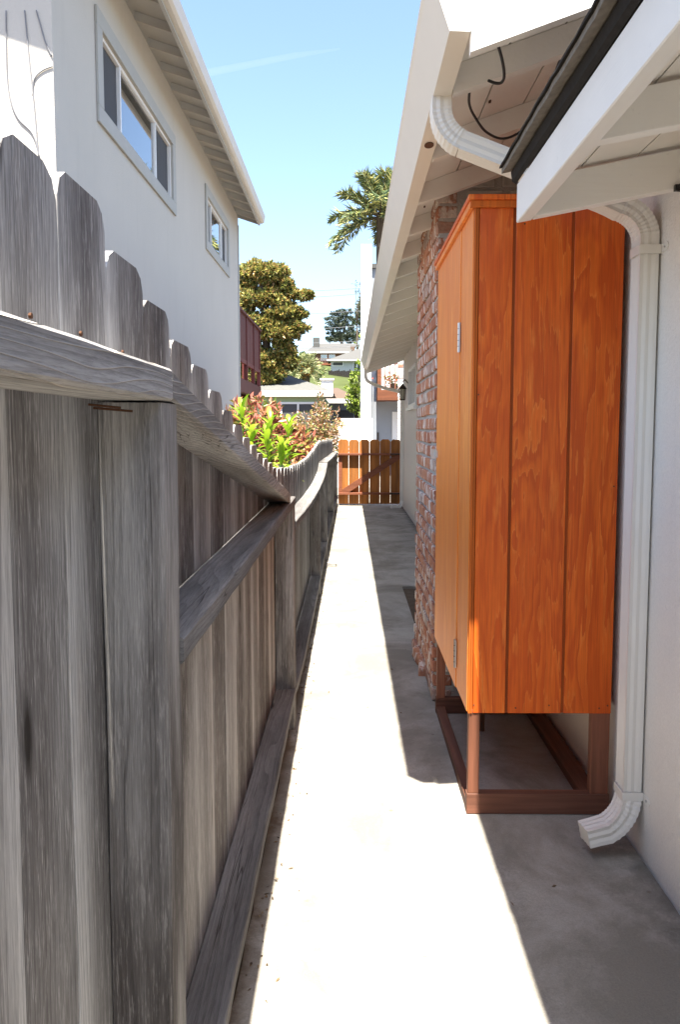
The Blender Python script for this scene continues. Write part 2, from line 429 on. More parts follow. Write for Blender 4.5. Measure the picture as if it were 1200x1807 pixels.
# concrete path, cast in slabs with joints; a strip of bare earth is left along the chimney
def slab(y0, y1, x0=-.285, x1=.966, xl=None):
    nseg = max(2, int((y1-y0)/.12)); mb = MB(); L = []; 
    for i in range(nseg+1):
        y = y0+(y1-y0)*i/nseg; L.append((x0 + random.uniform(-.008, .008), y))
    poly = [(x, y, -.045) for x, y in L] + [(x1, y1, -.045), (x1, y0, -.045)]
    return mb.prism(poly, (0, 0, .045))
path = bpy.data.objects.new('concrete_path', None); COL.objects.link(path); tag(path, kind='structure')
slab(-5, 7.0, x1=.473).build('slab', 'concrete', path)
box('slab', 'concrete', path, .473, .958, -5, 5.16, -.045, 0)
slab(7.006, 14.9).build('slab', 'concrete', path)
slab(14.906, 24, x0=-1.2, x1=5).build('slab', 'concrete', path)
box('earth_bed', 'soil', path, .475, .965, 5.17, 7.0, -.05, -.022)

# ================================================================== FENCE
FX = lambda y: -.25 + max(0., y-3.6)*.0032          # path-side face of the rails
def fence_top(y):
    pts = [(-9, 1.72), (1.12, 1.705), (1.2, 1.665), (1.4, 1.622), (1.6, 1.582), (1.8, 1.543), (2.0, 1.505), (2.2, 1.465), (2.4, 1.42), (2.67, 1.375), (3.04, 1.308), (3.43, 1.25), (3.75, 1.21), (4.6, 1.178), (5.86, 1.165), (6.6, 1.182), (7.5, 1.21), (8.05, 1.245), (8.9, 1.27), (12, 1.24), (16, 1.19)]
    for (a, za), (b, zb) in zip(pts, pts[1:]):
        if a <= y <= b: return za+(zb-za)*(y-a)/(b-a)
    return 1.2
fence = thing('board_fence', (-.34, 7, -.05), 'weathered grey dog-eared board fence stepping down along the left of the path', 'fence')
def slab_board(mb, axis_x, y0, y1, z0, z1, th, ear=.034, jit=.0012, lean=0.):
    lv = []; n = 9
    for i in range(n):
        z = z0+(z1-ear-z0)*i/(n-1)
        lv.append((z, y0+random.uniform(-jit, jit)+lean*(z-z0), y1+random.uniform(-jit, jit)+lean*(z-z0), random.uniform(-.0003, .0003)))
    le = lean*(z1-z0); e2 = ear*random.uniform(.85, 1.15)
    lv.append((z1-ear*.35, lv[-1][1]+e2*.35, lv[-1][2]-e2*.35, 0)); lv.append((z1, y0+le+e2, y1+le-e2, 0))
    vs, fs = [], []; c = .0006
    for z, a, b, o in lv:
        vs += [(axis_x-c+o, a, z), (axis_x+o, a+c, z), (axis_x+o, b-c, z), (axis_x-c+o, b, z), (axis_x-th+o, b, z), (axis_x-th+o, a, z)]
    for i in range(len(lv)-1):
        for j in range(6): fs.append((i*6+j, i*6+(j+1) % 6, i*6+6+(j+1) % 6, i*6+6+j))
    fs += [(5, 4, 3, 2, 1, 0), tuple(len(vs)-6+j for j in range(6))]
    return mb.add(vs, fs)
bounds = [.791, .949, 1.134, 1.336, 1.532, 1.731, 1.941, 2.15, 2.35, 2.553]
ys = [.791-.197*k for k in range(14, 0, -1)] + bounds
while ys[-1] < 14.4: ys.append(ys[-1]+.197+random.uniform(-.004, .004))
for a, b in zip(ys, ys[1:]):
    gap = random.uniform(.0016, .0036); yc = (a+b)/2
    x = FX(yc)-.0935 + random.uniform(-.0007, .0007)
    top = fence_top(yc) + random.uniform(-.006, .006)
    slab_board(MB(), x, a+gap/2, b-gap/2, -.02+random.uniform(-.01, .01), top, .022, lean=random.uniform(-.002, .002)).build('board', 'fence_z' if yc < 5 else 'fence_far', fence)
def rail(pts, th=.04, wd=.09, mat='fence_y', name='rail', seg=.12):
    """flat 2x4 whose top runs through pts (y, z)"""
    out = []
    for (a, za), (b, zb) in zip(pts, pts[1:]):
        n = max(1, int(abs(b-a)/seg))
        out += [(a+(b-a)*i/n, za+(zb-za)*i/n) for i in range(n)]
    out.append(pts[-1]); mb = MB(); vs, fs = [], []
    for y, z in out:
        j = random.uniform(-.0015, .0015); k = random.uniform(-.001, .001); x = FX(y); c = .004
        sec = [(x-c+j, z+k), (x+j, z-c+k), (x+j, z-th+c), (x-c+j, z-th), (x-wd, z-th), (x-wd, z+k)]
        vs += [(sx, y, sz) for sx, sz in sec]
    for i in range(len(out)-1):
        for q in range(6): fs.append((i*6+q, i*6+(q+1) % 6, i*6+6+(q+1) % 6, i*6+6+q))
    fs += [tuple(range(6)), tuple(len(vs)-6+q for q in range(6))]
    return mb.add(vs, fs).build(name, mat, fence)
rail([(-2.2, 1.49), (1.122, 1.485)], .046)                      # high rail of the tall bay
rail([(1.128, 1.483), (3.36, 1.1285)], .042)                    # raking rail of the stepped bay
rail([(1.175, 1.087), (3.655, 1.090)], .042, mat='fence_y2')                    # level rail under it
rail([(-2.2, .215), (1.08, .215)], .04, mat='fence_y2'); rail([(1.175, .215), (3.74, .195)], .04, mat='fence_y2')
sm = [(3.70, .972), (4.5, .945), (5.5, .926), (6.4, .924), (7.0, .932), (7.6, .950), (8.05, .982), (8.45, 1.045)]
rail(sm, .042, mat='fence_y2'); rail([(8.46, 1.052), (11.6, 1.015), (14.6, .985)], .042, mat='fence_y2')
rail([(3.76, .172), (4.4, .148), (5.6, .146), (6.5, .165), (8.5, .20), (11.5, .195), (14.6, .17)], .04, mat='fence_y2')
def post(y0, z1, dx=.004, z0=-.05, wd=.0865):
    x = FX(y0)-dx; mb = MB(); vs, fs = [], []; n = 8
    for i in range(n+1):
        z = z0+(z1-z0)*i/n; j = [random.uniform(-.0015, .0015) for _ in range(4)]; c = .005
        a, b, p, q = x-wd+j[0], x+j[1], y0+j[2], y0+.088+j[3]
        vs += [(a, p, z), (b-c, p, z), (b, p+c, z), (b, q, z), (a, q, z)]
    for i in range(n):
        for k in range(5): fs.append((i*5+k, i*5+(k+1) % 5, i*5+5+(k+1) % 5, i*5+5+k))
    fs += [(4, 3, 2, 1, 0), tuple(len(vs)-5+k for k in range(5))]
    mb.add(vs, fs).build('post', 'fence_post', fence)
post(1.078, 1.436); post(3.60, 1.046); post(6.62, .88); post(8.42, 1.0); post(11.55, .97); post(14.4, .93); post(-1.4, 1.44)
# rusty nails under the near rail and a few nail heads
for (y, z, dx) in [(1.03, 1.432, .0), (1.05, 1.428, .01)]:
    MB().tube([(-.339, y, z), (-.30+dx, y+.012, z-.004)], .0016, 6, (0, 0, 1)).build('nail', 'rust', fence)
for y in bounds[:8]:
    for dz in (-.02,):
        MB().tube([(-.3405, y+.06, 1.52-max(0, y-1.1)*.16), (-.3375, y+.06, 1.52-max(0, y-1.1)*.16)], .0032, 8, (0, 0, 1)).build('nail', 'rust', fence)

# ================================================================== GATE
GY = 14.55
gate = thing('garden_gate', (.38, GY, 0), 'orange cedar gate with dog-eared boards and diagonal brace closing the passage', 'gate')
gx0, gx1 = -.205, .945; bw = (gx1-gx0)/6
for i in range(6):
    a = gx0+i*bw+.0035; b = gx0+(i+1)*bw-.0035; mb = MB(); t = 1.213+random.uniform(-.006, .006); e = .038
    mb.prism([(a, GY, .03), (b, GY, .03), (b, GY, t-e), (b-e, GY, t), (a+e, GY, t), (a, GY, t-e)], (0, .02, 0)).build('board', 'gate', gate)
box('rail', 'gate_frame', gate, gx0+.005, gx1-.005, GY-.088, GY-.002, .925, .963, bevel=.003)
box('rail', 'gate_frame', gate, gx0+.005, gx1-.005, GY-.088, GY-.002, .205, .243, bevel=.003)
box('stile', 'gate_frame', gate, gx0+.004, gx0+.07, GY-.042, GY-.002, .2435, .9245, bevel=.003)
MB().prism([(gx0+.075, GY-.06, .2445), (gx0+.19, GY-.06, .2445), (gx1-.03, GY-.06, .855), (gx1-.03, GY-.06, .924), (gx1-.10, GY-.06, .924), (gx0+.075, GY-.06, .30)], (0, .057, 0)).build('brace', 'gate_frame', gate)
for z in (.94, .22): box('hinge', 'dark_iron', gate, gx1-.2, gx1-.004, GY-.094, GY-.089, z-.005, z+.02)

# ================================================================== HOUSE
house = thing('stucco_house', (.97, 5, 0), 'pale stucco house with white rafters and gutter along the right of the path', 'house')
WX = .966; HE = 14.25
wall = MB()
wy0, wy1, wz0, wz1 = 11.5, 12.9, 1.74, 2.36     # window hole
for (a, b, c, d) in [(-5, wy0, -.05, 2.78), (wy1, HE, -.05, 2.78), (wy0, wy1, -.05, wz0), (wy0, wy1, wz1, 2.78)]:
    wall.box(WX, WX+.16, a, b, c, d)
wall.box(WX, 7, HE, HE+.16, -.05, 2.78); wall.box(6.8, 7, -5, HE, -.05, 2.78); wall.box(WX, 7, -5.16, -5, -.05, 2.78)
wo_ = wall.build('wall', 'stucco', house)
# window
wf = MB(); 
for d in [(WX-.02, WX+.06, wy0, wy1, wz0, wz0+.05), (WX-.02, WX+.06, wy0, wy1, wz1-.05, wz1), (WX-.02, WX+.06, wy0, wy0+.05, wz0+.05, wz1-.05), (WX-.02, WX+.06, wy1-.05, wy1, wz0+.05, wz1-.05), (WX-.01, WX+.05, 12.17, 12.22, wz0+.05, wz1-.05)]: wf.box(*d)
win = wf.build('window', 'vinyl', house, bevel=.003)
box('sill', 'vinyl', win, WX-.05, WX-.001, wy0-.05, wy1+.05, wz0-.045, wz0-.002)
box('pane', 'glass_sky', win, WX+.018, WX+.022, wy0+.051, 12.169, wz0+.051, wz1-.051)
box('pane', 'glass_sky', win, WX+.018, WX+.022, 12.221, wy1-.051, wz0+.051, wz1-.051)
box('unlit_room_backing', 'dark_room', win, WX+.10, WX+.12, wy0, wy1, wz0, wz1)  # dark sheet standing for the unlit room behind the panes

# main roof: soffit planks on rafters, roofing on top
RS = .35
zs = lambda x: 2.505+RS*(x-.315)                 # underside of the planks
RY0, RY1 = 2.20, 14.12
pw = .17; x = .315
while x < 1.0:
    x2 = min(x+pw, 1.13)
    MB().prism([(x+.004, RY0, zs(x+.004)), (x2-.002, RY0, zs(x2-.002)), (x2-.002, RY0, zs(x2)+.022), (x+.004, RY0, zs(x)+.022)], (0, RY1-RY0, 0)).build('soffit_plank', 'soffit', house)
    x = x2
MB().prism([(.30, RY0-.03, zs(.30)+.028), (1.13, RY0-.03, zs(1.13)+.028), (3.9, RY0-.03, zs(3.9)+.028), (3.9, RY0-.03, zs(3.9)+.06), (.30, RY0-.03, zs(.30)+.06)], (0, RY1-RY0+.06, 0)).build('roof', 'roofing', house)
MB().prism([(3.901, RY0-.03, zs(3.9)+.028), (7.5, RY0-.03, zs(.30)+.028), (7.5, RY0-.03, zs(.30)+.06), (3.901, RY0-.03, zs(3.9)+.06)], (0, RY1-RY0+.06, 0)).build('roof', 'roofing', house)
MB().prism([(WX+.02, HE-.002, 2.781), (6.9, HE-.002, 2.781), (3.9, HE-.002, zs(3.9)+.02)], (0, .12, 0)).build('gable', 'stucco', house)
y = 2.52
while y < RY1-.2:
    MB().prism([(.318, y, zs(.318)-.085), (WX+.002, y, zs(WX)-.085), (WX+.002, y, zs(WX)-.001), (.318, y, zs(.318)-.001)], (0, .042, 0)).build('rafter', 'soffit', house)
    y += .592
    
# rake boards at both ends of the main roof
for yy in (2.165, RY1):
    MB().prism([(.317, yy, 2.382), (4.0, yy, 2.382+RS*3.683), (4.0, yy, 2.382+RS*3.683+.2), (.317, yy, 2.382+.185)], (0, .034, 0)).build('rake_board', 'trim_white_x', house)
# fascia gutter
gy0, gy1 = 2.160, 14.1
gsec = [(.20, 2.602), (.208, 2.585), (.26, 2.432), (.3145, 2.430), (.3145, 2.602), (.306, 2.602), (.306, 2.44), (.263, 2.442), (.212, 2.596)]
gut = MB()
n = len(gsec); vs = []
for yy in (gy0, gy1): vs += [(a, yy, b) for a, b in gsec]
gut.add(vs, [(i, (i+1) % n, n+(i+1) % n, n+i) for i in range(n)])
for yy in (gy0, gy1-.003):
    gut.prism([(.2, yy, 2.602), (.26, yy, 2.432), (.3145, yy, 2.430), (.3145, yy, 2.602)], (0, .003, 0))
gut = gut.build('gutter', 'gutter', house)
yy = 4.6
hole = MB(); cxh, cyh = .289, 2.985
hole.prism([(cxh+.017*math.cos(t), cyh+.03*math.sin(t), 2.4275) for t in [2*math.pi*i/16 for i in range(16)]], (0, 0, .002)).build('drain_hole', 'rust', gut)
# roofing nail heads and knots under the eave
for k in range(9):
    yk = 2.9+k*.7+random.uniform(-.2, .2); xk = random.uniform(.36, .5)
    MB().box(xk, xk+.008, yk, yk+.012, zs(xk)-.006, zs(xk)+.002).build('nail', 'rust', house)

# downspout from the gutter across to the wall and down it
def fluted(wx, wy, k=5, depth=.004):
    """rectangle with grooves on the two broad sides; u along ref, v across"""
    hx, hy = wx/2, wy/2; pts = []
    m = k*2+1
    for i in range(m+1):
        u = -hx + wx*i/m; d = depth if 0 < i < m and i % 2 == 0 else 0
        pts.append((u, -hy+d))
    for i in range(m+1):
        u = hx - wx*i/m; d = depth if 0 < i < m and i % 2 == 0 else 0
        pts.append((u, hy-d))
    return pts
def fluted2(wx, wy):
    """grooves on all four sides"""
    hx, hy = wx/2, wy/2; P4 = []
    def side(a, b, nrm, k):
        m = k*2+1
        for i in range(m):
            f = i/m; d = .0035 if i and i % 2 == 0 else 0
            P4.append((a[0]+(b[0]-a[0])*f - nrm[0]*d, a[1]+(b[1]-a[1])*f - nrm[1]*d))
    side((-hx, -hy), (hx, -hy), (0, -1), 3); side((hx, -hy), (hx, hy), (1, 0), 2)
    side((hx, hy), (-hx, hy), (0, 1), 3); side((-hx, hy), (-hx, -hy), (-1, 0), 2)
    return P4
SECP = fluted2(.078, .058)
def arc(c, r, a0, a1, y0, y1, n=14):
    return [(c[0]+r*math.cos(a0+(a1-a0)*i/n), y0+(y1-y0)*i/n, c[1]+r*math.sin(a0+(a1-a0)*i/n)) for i in range(n+1)]
def ribbed(path, name, parent, amp=.035):
    fine = []
    for a, b in zip(path, path[1:]): fine += [Vector(a).lerp(Vector(b), t) for t in (0, .5)]
    fine.append(Vector(path[-1]))
    sc = [1.02 + (amp if i % 2 == 0 else -amp*.5) for i in range(len(fine))]; sc[0] = sc[-1] = 1.0
    return MB().sweep(fine, SECP, (0, 1, 0), sc).build(name, 'pipe', parent)
ds = MB().sweep([(.93, 2.56, 2.00), (.93, 2.56, .215)], SECP, (0, 1, 0)).build('downspout', 'pipe', house)
ribbed([(.287, 2.60, 2.462)] + arc((.397, 2.40), .11, math.pi, math.pi+R(66), 2.60, 2.60, 9) , 'elbow', ds)
e = arc((.397, 2.40), .11, math.pi, math.pi+R(66), 2.60, 2.60, 9)[-1]
MB().sweep([e, (.80, 2.575, 2.118)], SECP, (0, 1, 0)).build('offset_pipe', 'pipe', ds)
ribbed([(.80, 2.575, 2.118)] + arc((.82, 1.99), .11, R(72), 0, 2.575, 2.56, 11), 'elbow', ds)
ribbed([(.93, 2.56, .214)] + arc((.80, .205), .13, 0, -R(68), 2.56, 2.53, 10) + [(.775, 2.52, .070)], 'elbow', ds, .03)
for z in (1.955, .20):
    st = MB(); st.box(.897, .963, 2.516, 2.5185, z-.014, z+.014); st.box(.8965, .8990, 2.5186, 2.602, z-.014, z+.014)
    st.prism([(.9635, 2.47, z-.012), (.9635, 2.517, z-.014), (.9635, 2.517, z+.014), (.9635, 2.47, z+.012), (.9635, 2.462, z)], (.0022, 0, 0))
    sto = st.build('strap', 'pipe', ds)
    MB().box(.960, .9634, 2.484, 2.490, z-.003, z+.003).build('screw', 'metal', sto)

# low roof in front: fascia along the path, end rafter, soffit, rolled roofing
LS = .19; LY1 = 2.385; LX = .488
zl = lambda x: 2.0+LS*(x-LX)
MB().prism([(LX, -5, zl(LX)), (LX+.045, -5, zl(LX+.045)), (LX+.045, -5, 2.112+LS*.045), (LX, -5, 2.112)], (0, LY1+5, 0)).build('fascia_board', 'trim_white', house, bevel=.003)
for yy in [2.340, 1.78, 1.20, .6, 0, -.6, -1.2, -1.8, -2.4]:
    zb = 0 if yy > 2.2 else .012
    MB().prism([(LX+.046, yy, zl(LX+.046)+zb), (WX-.001, yy, zl(WX)+zb), (WX-.001, yy, zl(WX)+.108), (LX+.046, yy, zl(LX)+.116)], (0, .042, 0)).build('rafter', 'trim_white_x', house, bevel=.002)
x = LX+.02
while x < WX:
    x2 = min(x+.16, WX+.1)
    MB().prism([(x+.002, -5, zl(x)+.1195), (x2-.002, -5, zl(x2)+.1195), (x2-.002, -5, zl(x2)+.135), (x+.002, -5, zl(x)+.135)], (0, LY1+5-.004, 0)).build('soffit_plank', 'soffit', house)
    x = x2
MB().prism([(.476, -5, 2.122), (.4875, -5, 2.114), (.4875, -5, 2.150), (.472, -5, 2.148)], (0, LY1+5.012, 0)).build('tar_edge', 'felt', house)
# ragged roofing sheet
vs, fs = [], []; n = 150
for i in range(n+1):
    yy = -5+(LY1+5.03)*i/n; j = random.uniform(-.0008, .0008) + (.003 if random.random() < .05 else 0); d = random.uniform(-.003, .002)
    vs += [(.448+j, yy, 2.150+d), (WX-.001, yy, 2.256), (WX-.001, yy, 2.270), (.448+j, yy, 2.164+d)]
for i in range(n):
    for q in range(4): fs.append((i*4+q, i*4+(q+1) % 4, i*4+4+(q+1) % 4, i*4+4+q))
fs += [(0, 1, 2, 3), tuple(n*4+q for q in range(4))]
MB().add(vs, fs).build('roofing_sheet', 'roofing', house)
vs2 = [(x_-(.007 if x_ < .9 else 0)+random.uniform(-.0006, .0006)*(x_ < .9), y_, z_+(.0146 if k_ % 4 < 2 else .0066)) for k_, (x_, y_, z_) in enumerate(vs)]
MB().add(vs2, fs).build('roofing_sheet', 'felt', house)
MB().box(.925, .95, 2.325, 2.339, 2.075, 2.092).tube([(.938, 2.32, 2.083), (.938, 2.335, 2.083)], .010, 10, (1, 0, 0)).build('cable_clip', 'black', house)
# loose black cables looping under the main eave
c1 = [(.385, 2.24, 2.47), (.412, 2.29, 2.448), (.437, 2.36, 2.436), (.452, 2.42, 2.428), (.452, 2.46, 2.428), (.438, 2.475, 2.432), (.42, 2.50, 2.45)]
c2 = [(.388, 2.675, 2.49), (.398, 2.74, 2.475), (.427, 2.81, 2.462), (.487, 2.93, 2.455), (.564, 3.01, 2.46), (.634, 3.0, 2.49), (.675, 2.90, 2.54), (.69, 2.75, 2.60), (.69, 2.68, 2.62)]
def smooth_path(pts, k=6):
    out = []; P = [Vector(p) for p in pts]
    for i in range(len(P)-1):
        a, b, c, d = P[max(i-1, 0)], P[i], P[i+1], P[min(i+2, len(P)-1)]
        for j in range(k):
            t = j/k; out.append(.5*((2*b)+(c-a)*t+(2*a-5*b+4*c-d)*t*t+(3*b-a-3*c+d)*t**3))
    out.append(P[-1]); return out
for c in (c1, c2): MB().tube(smooth_path(c), .0045, 8, (0, 0, 1)).build('cable_or_wire_shadow', 'black', house, smooth=True)

# far downspout at the corner of the house
fd = MB().sweep([(.935, 14.15, 2.02), (.935, 14.15, .12)], fluted2(.075, .06), (0, 1, 0)).build('downspout', 'pipe', house)
MB().sweep(smooth_path([(.287, 14.05, 2.44), (.29, 14.06, 2.30), (.36, 14.08, 2.22), (.60, 14.11, 2.13), (.88, 14.14, 2.06), (.935, 14.15, 1.98)], 5), fluted2(.062, .055), (0, 1, 0)).build('offset_pipe', 'gutter', fd)
MB().sweep(arc((.81, .12), .125, 0, -R(60), 14.15, 14.1, 6)+[(.74, 14.06, .03)], fluted2(.075, .06), (0, 1, 0)).build('elbow', 'pipe', fd)

# brick chimney on the outside wall: every brick its own piece on a mortar core
CX, CY0, CY1 = .43, 3.99, 5.14
chim = MB().box(CX+.012, WX-.002, CY0+.012, CY1-.012, -.05, 3.7).build('chimney', 'mortar', house)
def brick_mesh(L, H, D, seed):
    rr = random.Random(seed); bm = bmesh.new(); bmesh.ops.create_cube(bm, size=1)
    bmesh.ops.scale(bm, vec=(D, L, H), verts=bm.verts)
    bmesh.ops.bevel(bm, geom=list(bm.edges), offset=.0055, segments=1, affect='EDGES')
    for v in bm.verts: v.co += Vector((rr.uniform(-.002, .002), rr.uniform(-.002, .002), rr.uniform(-.002, .002)))
    me = bpy.data.meshes.new('brick'); bm.to_mesh(me); bm.free(); me.materials.append(M['brick']); return me
CH = .0735; BL = .285
sides = {k: [brick_mesh(l, CH-.016, .10, 10*k+s) for s in range(4)] for k, l in ((0, BL-.014), (1, BL/2-.014), (2, .19-.014))}
M['grey_brick'] = plain('mortar_washed_brick', (.40, .385, .36), .95, .1, var=.3, vscale=22)
grey_bricks = []
for q in range(3):
    g_ = brick_mesh(.176, CH-.012, .05, 90+q); g_.materials[0] = M['grey_brick']; grey_bricks.append(g_)
for c in range(37):
    z = .035+c*CH
    if z > 2.72: break
    y = CY0+.0; first = c % 2
    while y < CY1-.03:
        half = (first and y < CY0+.01)
        l = BL/2 if half or CY1-y < BL*.8 else BL
        l = min(l, CY1-y)
        k = 1 if l < BL*.8 else 0
        o = bpy.data.objects.new('brick', random.choice(sides[k])); COL.objects.link(o)
        o.location = (CX+.05+random.uniform(-.004, .004), y+l/2, z+random.uniform(-.003, .003)); o.rotation_euler = (random.uniform(-.012, .012), 0, random.uniform(-.008, .008))
        if random.random() < .5: o.rotation_euler.x += math.pi
        attach(o, chim); y += l
    if z > 2.0 or z < .45:                        # near face: only what shows above and below the cabinet
        for xk in (.665, .875):
            l = .19; o = bpy.data.objects.new('brick', random.choice(sides[2])); COL.objects.link(o)
            o.data = grey_bricks[c % 3]; o.location = (xk-(.04 if c % 2 else 0), CY0+.022+random.uniform(-.003, .003), z); o.rotation_euler = (0, 0, math.pi/2)
            if o.location.x+.09 < WX: attach(o, chim)
            else: bpy.data.objects.remove(o)
# broken bricks proud at the chimney's foot
for (x, y, z, rz) in [(.448, 4.72, .022, .12), (.452, 4.50, .020, -.08), (.456, 4.93, .018, .05)]:
    o = bpy.data.objects.new('brick', sides[2][0]); COL.objects.link(o); o.location = (x, y, z); o.rotation_euler = (.1, .15, rz); attach(o, chim)

# ================================================================== CABINET
CB = dict(x0=.427, x1=.948, y0=2.79, y1=3.86, z0=.380, z1=2.165)
cab = thing('utility_cabinet', (.69, 3.3, 0), 'tall orange stained plywood cabinet on redwood legs against the house', 'cabinet')
x0, x1, y0, y1, z0, z1 = [CB[k] for k in ('x0', 'x1', 'y0', 'y1', 'z0', 'z1')]
box('carcass', 'edge_ply', cab, x0+.022, x1, y0+.018, y1, z0+.012, z1)
gr = [x0+.014, .567, .768, x1]
for a, b in zip(gr, gr[1:]):
    MB().box(a+.005, b-.005, y0, y0+.0175, z0, z1-.001).build('front_board', 'ply', cab, bevel=.0018)
M['groove'] = solidwood('stain_in_groove', (.36, .075, .012), 'z', .7)
for a in gr[1:-1]: box('groove', 'groove', cab, a-.0049, a+.0049, y0+.005, y0+.0176, z0+.001, z1-.002)
box('corner_edge', 'edge_ply', cab, x0+.002, x0+.008, y0-.002, y0+.0176, z0, z1-.001)
box('corner_edge', 'edge_ply', cab, x0+.0095, x0+.0165, y0-.001, y0+.0176, z0, z1-.001)
box('side_stile', 'side_sheen_ply', cab, x0-.001, x0+.0215, y0+.018, 3.083, z0, z1-.001, bevel=.0015)
door = MB().box(x0-.004, x0+.0215, 3.087, y1+.004, z0-.004, z1-.012).build('door', 'side_sheen_ply', cab, bevel=.0018)
for za in (1.75, .515):
    hg = MB().box(x0-.0075, x0-.0042, 3.070, 3.102, za-.055, za+.055)
    hg.tube([(x0-.008, 3.086, za-.056), (x0-.008, 3.086, za+.056)], .0045, 8, (0, 1, 0))
    hg = hg.build('hinge', 'metal', door)
    for q in range(4): box('knuckle', 'dark_iron', hg, x0-.0128, x0-.0035, 3.081, 3.091, za-.034+q*.022, za-.0325+q*.022)
hp = MB().box(x0-.030, x0-.0045, y1-.004, y1+.002, 1.258, 1.305).box(x0-.012, x0-.0046, y1-.06, y1-.0045, 1.265, 1.298).build('hasp', 'metal', door)
tp = MB().box(x0-.022, x1, y0-.020, y1+.02, z1+.012, z1+.030).build('top', 'ply', cab, bevel=.002)
box('trim', 'edge_ply', cab, x0-.014, x1, y0-.012, y0-.0005, z1-.012, z1+.0115, bevel=.0015)
box('trim', 'side_sheen_ply', cab, x0-.016, x0-.0015, y0+.0, y1+.012, z1-.011, z1+.0115, bevel=.0015)
for (px, pz) in [(.60, 2.10), (.60, .40), (.90, .40), (.45, 1.52), (.45, .41), (.93, .41), (.72, .41), (.93, 1.2)]:
    MB().tube([(px, y0-.0012, pz), (px, y0+.003, pz)], .003, 8, (0, 0, 1)).build('nail', 'rust', cab)
# base: two sills, cross sills and four legs
zc = .078
box('sill', 'redwood_y', cab, x0+.004, x0+.045, y0+.042, y1-.042, 0.002, zc*.5, bevel=.002)
box('sill', 'redwood_y', cab, x1-.075, x1-.004, y0+.042, y1-.042, 0.002, zc*.5, bevel=.002)
box('sill', 'redwood_x', cab, x0+.002, x1-.002, y0+.002, y0+.041, 0.002, zc, bevel=.002)
box('sill', 'redwood_x', cab, x0+.002, x1-.002, y1-.041, y1-.002, 0.002, zc, bevel=.002)
for (a, b) in [(x0+.006, y0+.004), (x1-.072, y0+.004), (x0+.006, y1-.043), (x1-.072, y1-.043)]:
    wd = .040 if a < .6 else .066
    box('leg', 'redwood_z', cab, a, a+wd, b, b+.037, zc+.0005, z0+.011 if b > 3 else z0+.011, bevel=.002)
# water pipe stub in the cabinet shadow
MB().tube([(.62, 3.6, 0), (.62, 3.6, .12), (.62, 3.62, .40)], .012, 8, (1, 0, 0)).build('pipe', 'rust', cab)

# ================================================================== WALL LANTERN
lan = thing('wall_lantern', (.93, 13.0, 2.0), 'small dark iron lantern hung on the house wall by the far window', 'lantern')
lx, ly, lz = .865, 13.0, 1.96
MB().box(.955, .965, ly-.05, ly+.05, lz+.06, lz+.24).build('back_plate', 'dark_iron', lan)
MB().tube(smooth_path([(.955, ly, lz+.18), (.90, ly, lz+.24), (lx, ly, lz+.20)], 5), .009, 8, (0, 1, 0)).build('arm', 'dark_iron', lan)
cap = MB(); k = 6
cap.add([(lx+.072*math.cos(2*math.pi*i/k), ly+.072*math.sin(2*math.pi*i/k), lz+.09) for i in range(k)]+[(lx, ly, lz+.185)], [tuple(range(k))]+[(i, (i+1) % k, k) for i in range(k)]).build('cap', 'dark_iron', lan)
MB().tube([(lx, ly, lz-.07), (lx, ly, lz+.088)], .050, 6, (0, 1, 0), [.75, 1.]).build('glass', 'lens', lan)
cg = MB()
for i in range(6):
    a = 2*math.pi*i/6; cg.tube([(lx+.041*math.cos(a), ly+.041*math.sin(a), lz-.075), (lx+.054*math.cos(a), ly+.054*math.sin(a), lz+.09)], .006, 5, (.3, 1, 0))
cg.tube([(lx, ly, lz-.09), (lx, ly, lz-.071)], .046, 6, (0, 1, 0)); cg.build('cage', 'dark_iron', lan)

# scrap of wood by the path edge
ws = MB().prism([(-.24, 8.05, .002), (-.14, 8.0, .002), (-.125, 8.04, .002), (-.15, 8.10, .002), (-.235, 8.12, .002)], (0, 0, .03)).build('wood_scrap', 'fence_y')
tag(ws, 'small brown scrap of wood lying at the fence side of the path', 'wood scrap')

# dry crumbs and leaf bits along the fence side of the path
nq = 420; P_ = np.stack([np.where(RNG.random(nq) < .82, -.262+np.abs(RNG.normal(size=nq))*.035, RNG.uniform(-.2, .9, nq)), RNG.uniform(1.3, 14, nq), np.full(nq, .003)], 1)
D_ = np.stack([RNG.normal(size=nq), RNG.normal(size=nq), np.full(nq, .12)], 1)
ll = leaf_mesh('leaf_litter', P_, D_, RNG.uniform(.006, .022, nq), RNG.uniform(.004, .010, nq), pick([(.16, .10, .05), (.10, .07, .045), (.22, .16, .09)], [2, 2, 1], nq), 'leaf'); tag(ll, 'brown crumbs and dry leaf bits along the fence edge of the path', 'litter', kind='stuff')

# ================================================================== NEIGHBOUR HOUSE
NX, NY0, NY1, NZ = -2.4, 6.65, 17.45, 5.95
nb = thing('neighbour_house', (-2.4, 12, 0), 'two storey grey stucco house with rafter eaves behind the fence', 'house')
wins = [(7.92, 10.97, 4.47, 5.21), (13.62, 15.85, 4.55, 5.29)]
nw = MB(); ycur = NY0
for (a, b, c, d) in wins:
    nw.box(NX-.2, NX, ycur, a, -.05, NZ); nw.box(NX-.2, NX, a, b, -.05, c); nw.box(NX-.2, NX, a, b, d, NZ); ycur = b
nw.box(NX-.2, NX, ycur, NY1, -.05, NZ)
nw.box(-9, NX-.2, NY0, NY0+.2, -.05, NZ+.2); nw.box(-9, NX-.2, NY1-.2, NY1, -.05, NZ)
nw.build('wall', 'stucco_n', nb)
box('corner_board', 'trim_n', nb, NX+.001, NX+.014, NY1-.12, NY1+.012, -.05, NZ-.2)
